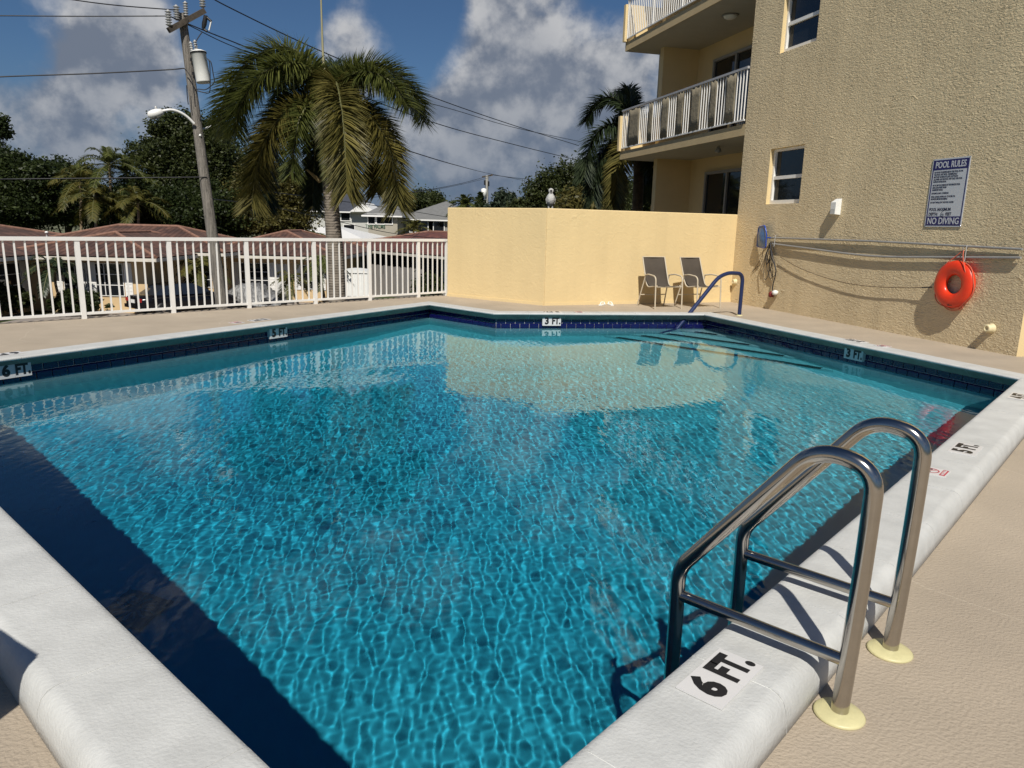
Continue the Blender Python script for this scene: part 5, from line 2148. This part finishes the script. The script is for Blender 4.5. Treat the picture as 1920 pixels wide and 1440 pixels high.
GB = 'trees behind the houses'
tree('broad_tree', 'tall broad tree with airy crown behind the utility pole', 'tree', base_at(350, 54),
     [blob(330, 240, 54, 46, 30), (blob(385, 258, 54, 46, 38)), blob(290, 288, 54, 42, 30), blob(345, 300, 54, 62, 42), blob(410, 310, 54, 45, 40), blob(320, 360, 54, 70, 34), blob(420, 360, 54, 45, 35)], 62000, .105, m_leaf_mid, 21, GB, r0=.35, clump=.22, shell=.25)
tree('dark_tree', 'dark dense tree mass at the left edge behind the bungalow', 'tree', base_at(20, 50),
     [blob(12, 310, 50, 34, 26), blob(-40, 330, 50, 50, 50), blob(62, 338, 50, 42, 28), blob(30, 385, 50, 70, 36)], 52000, .11, m_leaf_dark, 22, GB, r0=.3, clump=.3)
tree('slender_tree', 'thin crowned tree rising above the dark mass at the left edge', 'tree', base_at(5, 58),
     [blob(2, 232, 58, 10, 16), blob(8, 250, 58, 10, 10), blob(-12, 245, 58, 14, 18)], 5000, .10, m_leaf_dark, 23, GB, r0=.14, clump=.4, shell=.1)
tree('dark_tree', 'rounded dark tree between the left edge and the yellowish palms', 'tree', base_at(120, 56),
     [blob(105, 330, 56, 30, 22), blob(145, 335, 56, 28, 24), blob(115, 378, 56, 55, 32), blob(190, 388, 56, 55, 30)], 46000, .11, m_leaf_dark, 24, GB, r0=.25, clump=.3)
tree('dense_tree', 'dark dense tree low behind the first bungalow roof', 'tree', base_at(275, 50),
     [blob(255, 390, 50, 55, 34), blob(320, 395, 50, 60, 32), blob(385, 395, 50, 55, 36)], 42000, .11, m_leaf_dark, 25, GB, r0=.2, clump=.3)
tree('olive_tree', 'yellowish green tree under the fronds of the large palm', 'tree', base_at(515, 52),
     [blob(500, 345, 52, 42, 35), blob(540, 375, 52, 42, 38), blob(470, 385, 52, 50, 38), blob(520, 415, 52, 60, 24)], 42000, .10, m_leaf_olive, 26, GB, r0=.22, clump=.3)
tree('dense_tree', 'dark tree filling the gap beside the yellowish tree and pole', 'tree', base_at(445, 58),
     [blob(440, 340, 58, 40, 45), blob(455, 390, 58, 50, 40), blob(415, 410, 58, 50, 30)], 32000, .11, m_leaf_dark, 27, GB, r0=.25, clump=.3)
tree('round_tree', 'round dark tree above the grey roofed building', 'tree', base_at(795, 95),
     [blob(795, 384, 95, 42, 20), blob(780, 380, 95, 24, 16), blob(815, 384, 95, 22, 15)], 16000, .17, m_leaf_mid, 28, GB, r0=.3, clump=.3)
tree('street_tree', 'spreading green tree beyond the yellow wall beside the shaded palm', 'tree', base_at(1060, 46),
     [blob(1050, 345, 46, 36, 26), blob(1090, 340, 46, 40, 34), blob(1020, 362, 46, 30, 24), blob(1075, 380, 46, 60, 26), blob(1012, 388, 46, 24, 18), blob(1120, 375, 46, 50, 36)], 42000, .09, m_leaf_mid, 29, GB, r0=.25, clump=.28)
tree('street_tree', 'green tree filling the gap under the lower balcony', 'tree', base_at(1215, 52), [blob(1200, 370, 52, 50, 34), blob(1240, 380, 52, 40, 34), blob(1160, 385, 52, 40, 26)], 24000, .10, m_leaf_mid, 30, GB, r0=.22, clump=.3)
tree('shrubby_tree', 'pale leaved small tree just beyond the distant utility pole', 'tree', base_at(945, 62), [blob(946, 378, 62, 16, 14), blob(940, 388, 62, 18, 10)], 4500, .14, m_leaf_blue, 31, GB, r0=.1, clump=.4, shell=.2)
tree('conifer', 'narrow dark conifer beside the distant utility pole', 'tree', base_at(901, 75), [blob(901, 380, 75, 7, 10), blob(901, 368, 75, 4, 9), blob(902, 392, 75, 9, 10)], 2500, .14, m_leaf_dark, 32, GB, r0=.12, clump=.4, shell=.2)
tree('low_bush', 'low green bushes beyond the yellow wall right of the pale tree', 'shrub', base_at(985, 58), [blob(985, 388, 58, 26, 10), blob(1000, 380, 58, 12, 12)], 4000, .14, m_leaf_mid, 33, GB, r0=.08, clump=.4)
tree('low_bush', 'yellowish shrub beyond the yellow wall under the shaded palm', 'shrub', base_at(1078, 36), [blob(1078, 380, 36, 26, 20), blob(1100, 388, 36, 26, 16)], 5000, .11, m_leaf_olive, 34, GB, r0=.06, clump=.4)
# clipped bushes at the first bungalow
tree('clipped_bush', 'large clipped dark bush at the left wing of the bungalow', 'shrub', base_at(20, 32.4) + Vector((0, 0, 0)), [blob(14, 560, 32.4, 32, 20)], 9000, .07, m_leaf_mid, 35, 'bushes at the bungalow', r0=0.05, clump=.14, shell=.85)
tree('clipped_bush', 'clipped dark bush under the shuttered windows of the bungalow', 'shrub', base_at(150, 33.2), [blob(150, 564, 33.2, 36, 17), blob(122, 570, 33.2, 22, 12)], 9000, .07, m_leaf_dark, 36, 'bushes at the bungalow', r0=0.05, clump=.14, shell=.85)
tree('low_bush', 'spiky low shrub beside the white pipework at the red roofed house', 'shrub', base_at(806, 41), [blob(808, 535, 41, 22, 18)], 1500, .12, m_leaf_mid, 37, 'bushes at the bungalow', r0=.05, clump=.5, shell=.3)

palm('young_palm', 'small palm against the bungalow wall at the left', base_at(103, 33.0), AY(99, 498, 33.0), 13, 1.35, .42, 34, m_frond_d, 41, .07, .05, el=(-35, 60), dropf=.6, width=.05, trunk_m=m_trunk)
palm('young_palm', 'small palm with yellowing fronds beside the utility pole', base_at(378, 36.5), AY(374, 500, 36.5), 12, 1.6, .45, 34, m_areca, 42, .09, .06, el=(-30, 60), dropf=.65, width=.055, trunk_m=m_trunk)
palm('young_palm', 'small arching palm in front of the pyramid roofed house', base_at(555, 37), AY(545, 520, 37), 10, 1.1, .4, 28, m_areca, 43, .06, .045, el=(-30, 55), dropf=.65, width=.05, trunk_m=m_trunk)
palm('young_palm', 'tall thin palm close beside the large palm trunk', base_at(603, 38.5), AY(600, 480, 38.5), 11, 1.5, .45, 30, m_frond, 44, .09, .06, el=(-60, 20), dropf=.7, width=.055, trunk_m=m_trunk)
GP = 'yellowish palms behind the first bungalow'
for k, (u, v, Y, hgt, lb) in enumerate(((150, 330, 50, 2.6, 'yellowish feathery palm nearest the left edge'), (205, 300, 49, 2.9, 'tallest feathery palm rising above the bungalow roof'), (238, 315, 51, 2.8, 'feathery palm beside the broad airy tree'), (178, 362, 47, 2.4, 'lower yellowish palm in front of the other palms'), (258, 372, 47, 2.3, 'low brownish palm under the broad airy tree'))):
    palm('feather_palm', lb, base_at(u, Y), AY(u, v + 10, Y), 15, hgt, .62, 46, m_areca if k in (0, 3, 4) else m_frond, 50 + k, .12, .08, el=(-20, 82), dropf=.62, width=.05, group=GP, trunk_m=mat('pale_palm_trunk', (.28, .21, .13), .9, var=.2))
palm('coconut_palm', 'distant bushy palm beyond the yellow wall left of the utility pole', base_at(873, 72), AY(873, 385, 72), 22, 2.0, .55, 34, m_frond, 60, .15, .1, el=(-20, 80), dropf=.5, width=.09, trunk_m=m_trunk)
palm('coconut_palm', 'distant palm with green fronds in front of the grey roofed building', base_at(775, 62), AY(775, 430, 62), 13, 1.9, .5, 30, m_areca, 61, .12, .08, el=(-10, 75), dropf=.5, width=.07, trunk_m=m_trunk)
palm('coconut_palm', 'small palm crown in front of the white flat roof', base_at(588, 50), AY(590, 440, 50), 8, 1.3, .35, 30, m_frond, 62, .08, .05, el=(-10, 40), dropf=.6, width=.06, trunk_m=m_trunk)

# white ornament beyond the wall
og = AY(1032, 391, 21)
orn = thing('white_ornament', 'white bird shaped ornament on a post seen above the yellow wall', 'ornament', (og.x, og.y, GZ))
zt = og.z - GZ
mb = MB()
mb.tube([(0, 0, 0), (0, 0, zt - .02)], .03, 8)
mb.build('post', m_trunk, orn)
mb = MB()
for sx_ in (-.05, .05):
    mb.tube([(sx_, 0, zt - .05), (sx_, 0, zt + .10)], .028, 8)
mb.build('leg', m_ornament, orn)
mb = MB()
mb.lathe([(.02, .08), (.10, .12), (.125, .22), (.12, .32), (.07, .39), (.045, .42), (.075, .46), (.07, .52), (.02, .55)], (0, 0, zt), 14)
for sx_ in (-1, 1):
    mb.add([(sx_ * .10, 0, zt + .36), (sx_ * .14, .01, zt + .25), (sx_ * .11, 0, zt + .12), (sx_ * .07, -.05, zt + .25)], [(0, 1, 2, 3)])
mb.build('body', m_ornament, orn)
mb = MB()
mb.lathe([(.03, 0), (.018, .05), (.001, .09)], (0, -.06, zt + .48), 8, (0, -1, -.2))
mb.build('beak', m_black, orn)

# ------------------------------------------------------------------ utility poles and wires
QY = 19.0
qb = AY(417, 585, QY)
qb.z = GZ
qt = AY(341, 26, QY + .1)
up_ = thing('utility_pole', 'weathered leaning wooden utility pole with crossarm and white transformer', 'utility pole', qb)


def Q(u, v, dy=0.0):
    return AY(u, v, QY + dy) - qb


mb = MB()
p0, p1 = Vector((0, 0, 0)), qt - qb
pv = AY(416, 570, QY) - qb
path = [p0, pv] + [pv.lerp(p1, k / 12) for k in range(1, 13)]
mb.tube(path, [.155] + [.15 - .055 * k / 12 for k in range(13)], 16)
mb.build('pole', m_wood, up_)
mb = MB()
mb.bar(Q(316, 57, -.35), Q(383, 20, .35), .10, .12)
mb.build('crossarm', m_arm_wood, up_)


def insul(u, v, dy, h_=.34, r_=.075, n=6, axis=(0, 0, 1)):
    c = Q(u, v, dy)
    prof = [(r_ * .5, 0)]
    for k in range(n):
        z = h_ * (k + .2) / n
        prof += [(r_ * .55, z), (r_, z + h_ * .25 / n), (r_, z + h_ * .4 / n), (r_ * .55, z + h_ * .6 / n)]
    prof += [(r_ * .3, h_ + .02)]
    mb_ = MB()
    mb_.lathe(prof, c, 12, axis)
    return mb_.build('insulator', m_porcelain, up_)


insul(317, 49, -.35)
insul(332, 38, -.1, .32)
insul(349, 31, .05, .32, .06)
insul(380, 14, .35)
mb = MB()
mb.lathe([(.02, -.36), (.165, -.345), (.17, -.32), (.17, .32), (.185, .33), (.185, .36), (.10, .40), (.02, .42)], Q(377, 127, -.05), 22, (-.13, 0, 1))
tk = mb.build('transformer_tank', m_tank, up_)
mb = MB()
mb.lathe([(.18, .315), (.19, .32), (.19, .35), (.18, .355)], Q(377, 127, -.05), 22, (-.13, 0, 1))
mb.build('lid_band', m_black, tk)
for u, v in ((361, 101), (369, 98)):
    insul(u, v, -.05, .26, .05, 5, (-.13, 0, 1))
mb = MB()
mb.bar(Q(358, 112), Q(368, 112, -.05), .06, .08)
mb.bar(Q(362, 138), Q(369, 138, -.05), .06, .08)
mb.build('tank_bracket', m_black, up_)
for pts in ([(366, 80, 0), (372, 70, .1), (379, 60, .2)], [(350, 62, 0), (352, 45, 0), (354, 37, 0)], [(368, 82, 0), (367, 90, 0), (368, 99, 0)],
            [(391, 112, 0), (396, 118, 0), (400, 140, 0), (402, 152, 0), (397, 160, 0), (385, 168, 0), (372, 167, 0), (366, 170, 0)],
            [(389, 110, 0), (393, 118, 0), (394, 150, 0), (393, 172, 0), (385, 174, 0), (366, 169, 0)],
            [(345, 128, -.1), (352, 135, -.15), (360, 150, -.15), (364, 175, -.15), (366, 200, -.15)], [(350, 160, -.15), (351, 178, -.15), (353, 196, -.15)]):
    mb = MB()
    mb.tube(spline([Q(u, v, dy - .08) for u, v, dy in pts], 5), .012, 6)
    mb.build('lead_cable', m_cable, up_)
mb = MB()
mb.tube([Q(386, 29, .2), Q(383, 45, .2), Q(381, 54, .2)], [.05, .06, .04], 8)
mb.tube([Q(381, 54, .2), Q(388, 59, .2)], .03, 7)
mb.tube([Q(386, 31, .2), Q(396, 40, .2)], .03, 7)
mb.build('fuse_cutout', m_black, up_)
mb = MB()
mb.tube([Q(396, 40, .2), Q(392, 57, .2)], .018, 7)
mb.build('fuse_tube', m_white2, up_)

sl = thing('street_lamp', 'white cobra head street lamp arm bolted to the wooden utility pole', 'street lamp', qb)
mb = MB()
mb.tube(spline([Q(364, 232, -.12), Q(352, 220, -.2), Q(338, 211, -.3), (Q(322, 206, -.4)), Q(305, 208, -.5)], 6), .032, 10)
mb.build('arm', m_white, sl)
mb = MB()
c0, c1 = Q(306, 209, -.5), Q(277, 217, -.62)
dl = (c1 - c0).normalized()
ln = (c1 - c0).length
mb.lathe([(.02, 0), (.07, .02), (.10, ln * .35), (.105, ln * .6), (.085, ln * .9), (.02, ln)], c0, 16, dl)
mb.build('lamp_head', m_white, sl)
mb = MB()
mb.lathe([(.085, 0), (.07, -.05), (.02, -.075)], c0.lerp(c1, .6) + Vector((0, 0, -.05)), 14, (0, 0, 1))
mb.build('lens', mat('grey_lens', (.25, .25, .25), .2), sl)
mb = MB()
mb.lathe([(.03, 0), (.03, .06), (.01, .08)], c0.lerp(c1, .45) + Vector((0, 0, .09)), 10)
mb.build('photocell', m_porcelain, sl)
mb = MB()
mb.tube(fillet([Q(375, 256, -.05), Q(376, 244, .1), Q(395, 237, .5)], .08, 5), .028, 9)
mb.build('brace', m_white, sl)

# distant pole
DY = 82.0
db = base_at(912, DY)
dpole = thing('utility_pole', 'distant concrete utility pole with small transformer above the yellow wall', 'utility pole', db)
tp_ = AY(913, 329, DY) - db
mb = MB()
mb.tube([(0, 0, 0), tp_], [.22, .17], 8)
mb.build('pole', mat('concrete_grey', (.35, .34, .31), .85), dpole)
mb = MB()
mb.bar(AY(904, 332, DY) - db, AY(924, 328, DY) - db, .14, .16)
mb.build('crossarm', m_arm_wood, dpole)
mb = MB()
mb.lathe([(.05, -.42), (.28, -.40), (.30, .40), (.1, .5)], AY(910.5, 362, DY - .5) - db + Vector((-.2, 0, 0)), 12)
mb.build('transformer_tank', m_tank, dpole)
for u, v in ((909, 338), (916, 340)):
    mb = MB()
    mb.tube([AY(u, v, DY - .3) - db, AY(u, v + 9, DY - .3) - db], .1, 6)
    mb.build('insulator', m_black, dpole)


def wire(label, pts, r_=.012, n=10):
    P_ = [AY(u, v, y) for u, v, y in pts]
    e = P_[0]
    mb_ = MB()
    mb_.tube(spline([p - e for p in P_], n), r_, 6)
    o = mb_.build('power_line', m_cable, None)
    o.location = e
    tag(o, label, 'power line', 'overhead power lines')
    return o


wire('upper power line running from the crossarm past the left edge', [(-120, 30, 17), (0, 29.5, 17.6), (150, 30.5, 18.2), (317, 30, 18.7)])
wire('thin power line from the pole top out of the top edge', [(60, -12, 17), (200, 8, 17.8), (332, 19, 18.9)])
wire('middle power line ending in a clamp at the wooden pole', [(-120, 152, 16.8), (0, 144, 17.4), (170, 138, 18.1), (310, 131, 18.8), (345, 128, 18.9)], .014)
wire('low cable crossing in front of the dark trees at left', [(-120, 338, 16), (0, 336, 17), (200, 334, 18), (388, 332, 18.95)], .013)
wire('high power line sloping from the top edge behind the large palm', [(380, -15, 19.3), (432, 15, 19.9), (600, 95, 22.2), (800, 178, 26), (960, 234, 31), (1085, 273, 38)], .016)
wire('middle power line passing behind the large palm towards the balcony', [(349, 45, 19), (450, 92, 20.2), (620, 148, 22.5), (830, 200, 27), (960, 238, 32), (1090, 266, 38)], .012)
wire('power line from the crossarm end descending behind the large palm', [(317, 30, 18.7), (390, 60, 19.3), (480, 96, 20.3), (640, 165, 23), (820, 232, 27), (960, 270, 32), (1082, 300, 38)], .014)
wire('lower power line running to the far tree beyond the yellow wall', [(640, 240, 24), (770, 284, 30), (860, 311, 42), (920, 326, 82), (1010, 344, 92)], .022)
wire('upper of two lines leaving the distant pole to the left', [(920, 329, 82), (860, 345, 66), (780, 359, 52), (690, 366, 42)], .02)
wire('lower of two lines leaving the distant pole to the left', [(918, 333, 82), (850, 349, 66), (770, 362, 52), (690, 371, 42)], .016)
wire('line leaving the distant pole to the right', [(924, 328, 82), (970, 334, 90), (1020, 338, 100)], .03)
wire('low cable crossing the red tile roof in front of the far buildings', [(388, 372, 19), (500, 386, 24), (620, 412, 28), (740, 438, 32), (870, 452, 36)], .014)
wire('cable passing in front of the white gable', [(450, 352, 20), (600, 372, 26), (720, 388, 32), (870, 412, 40)], .013)
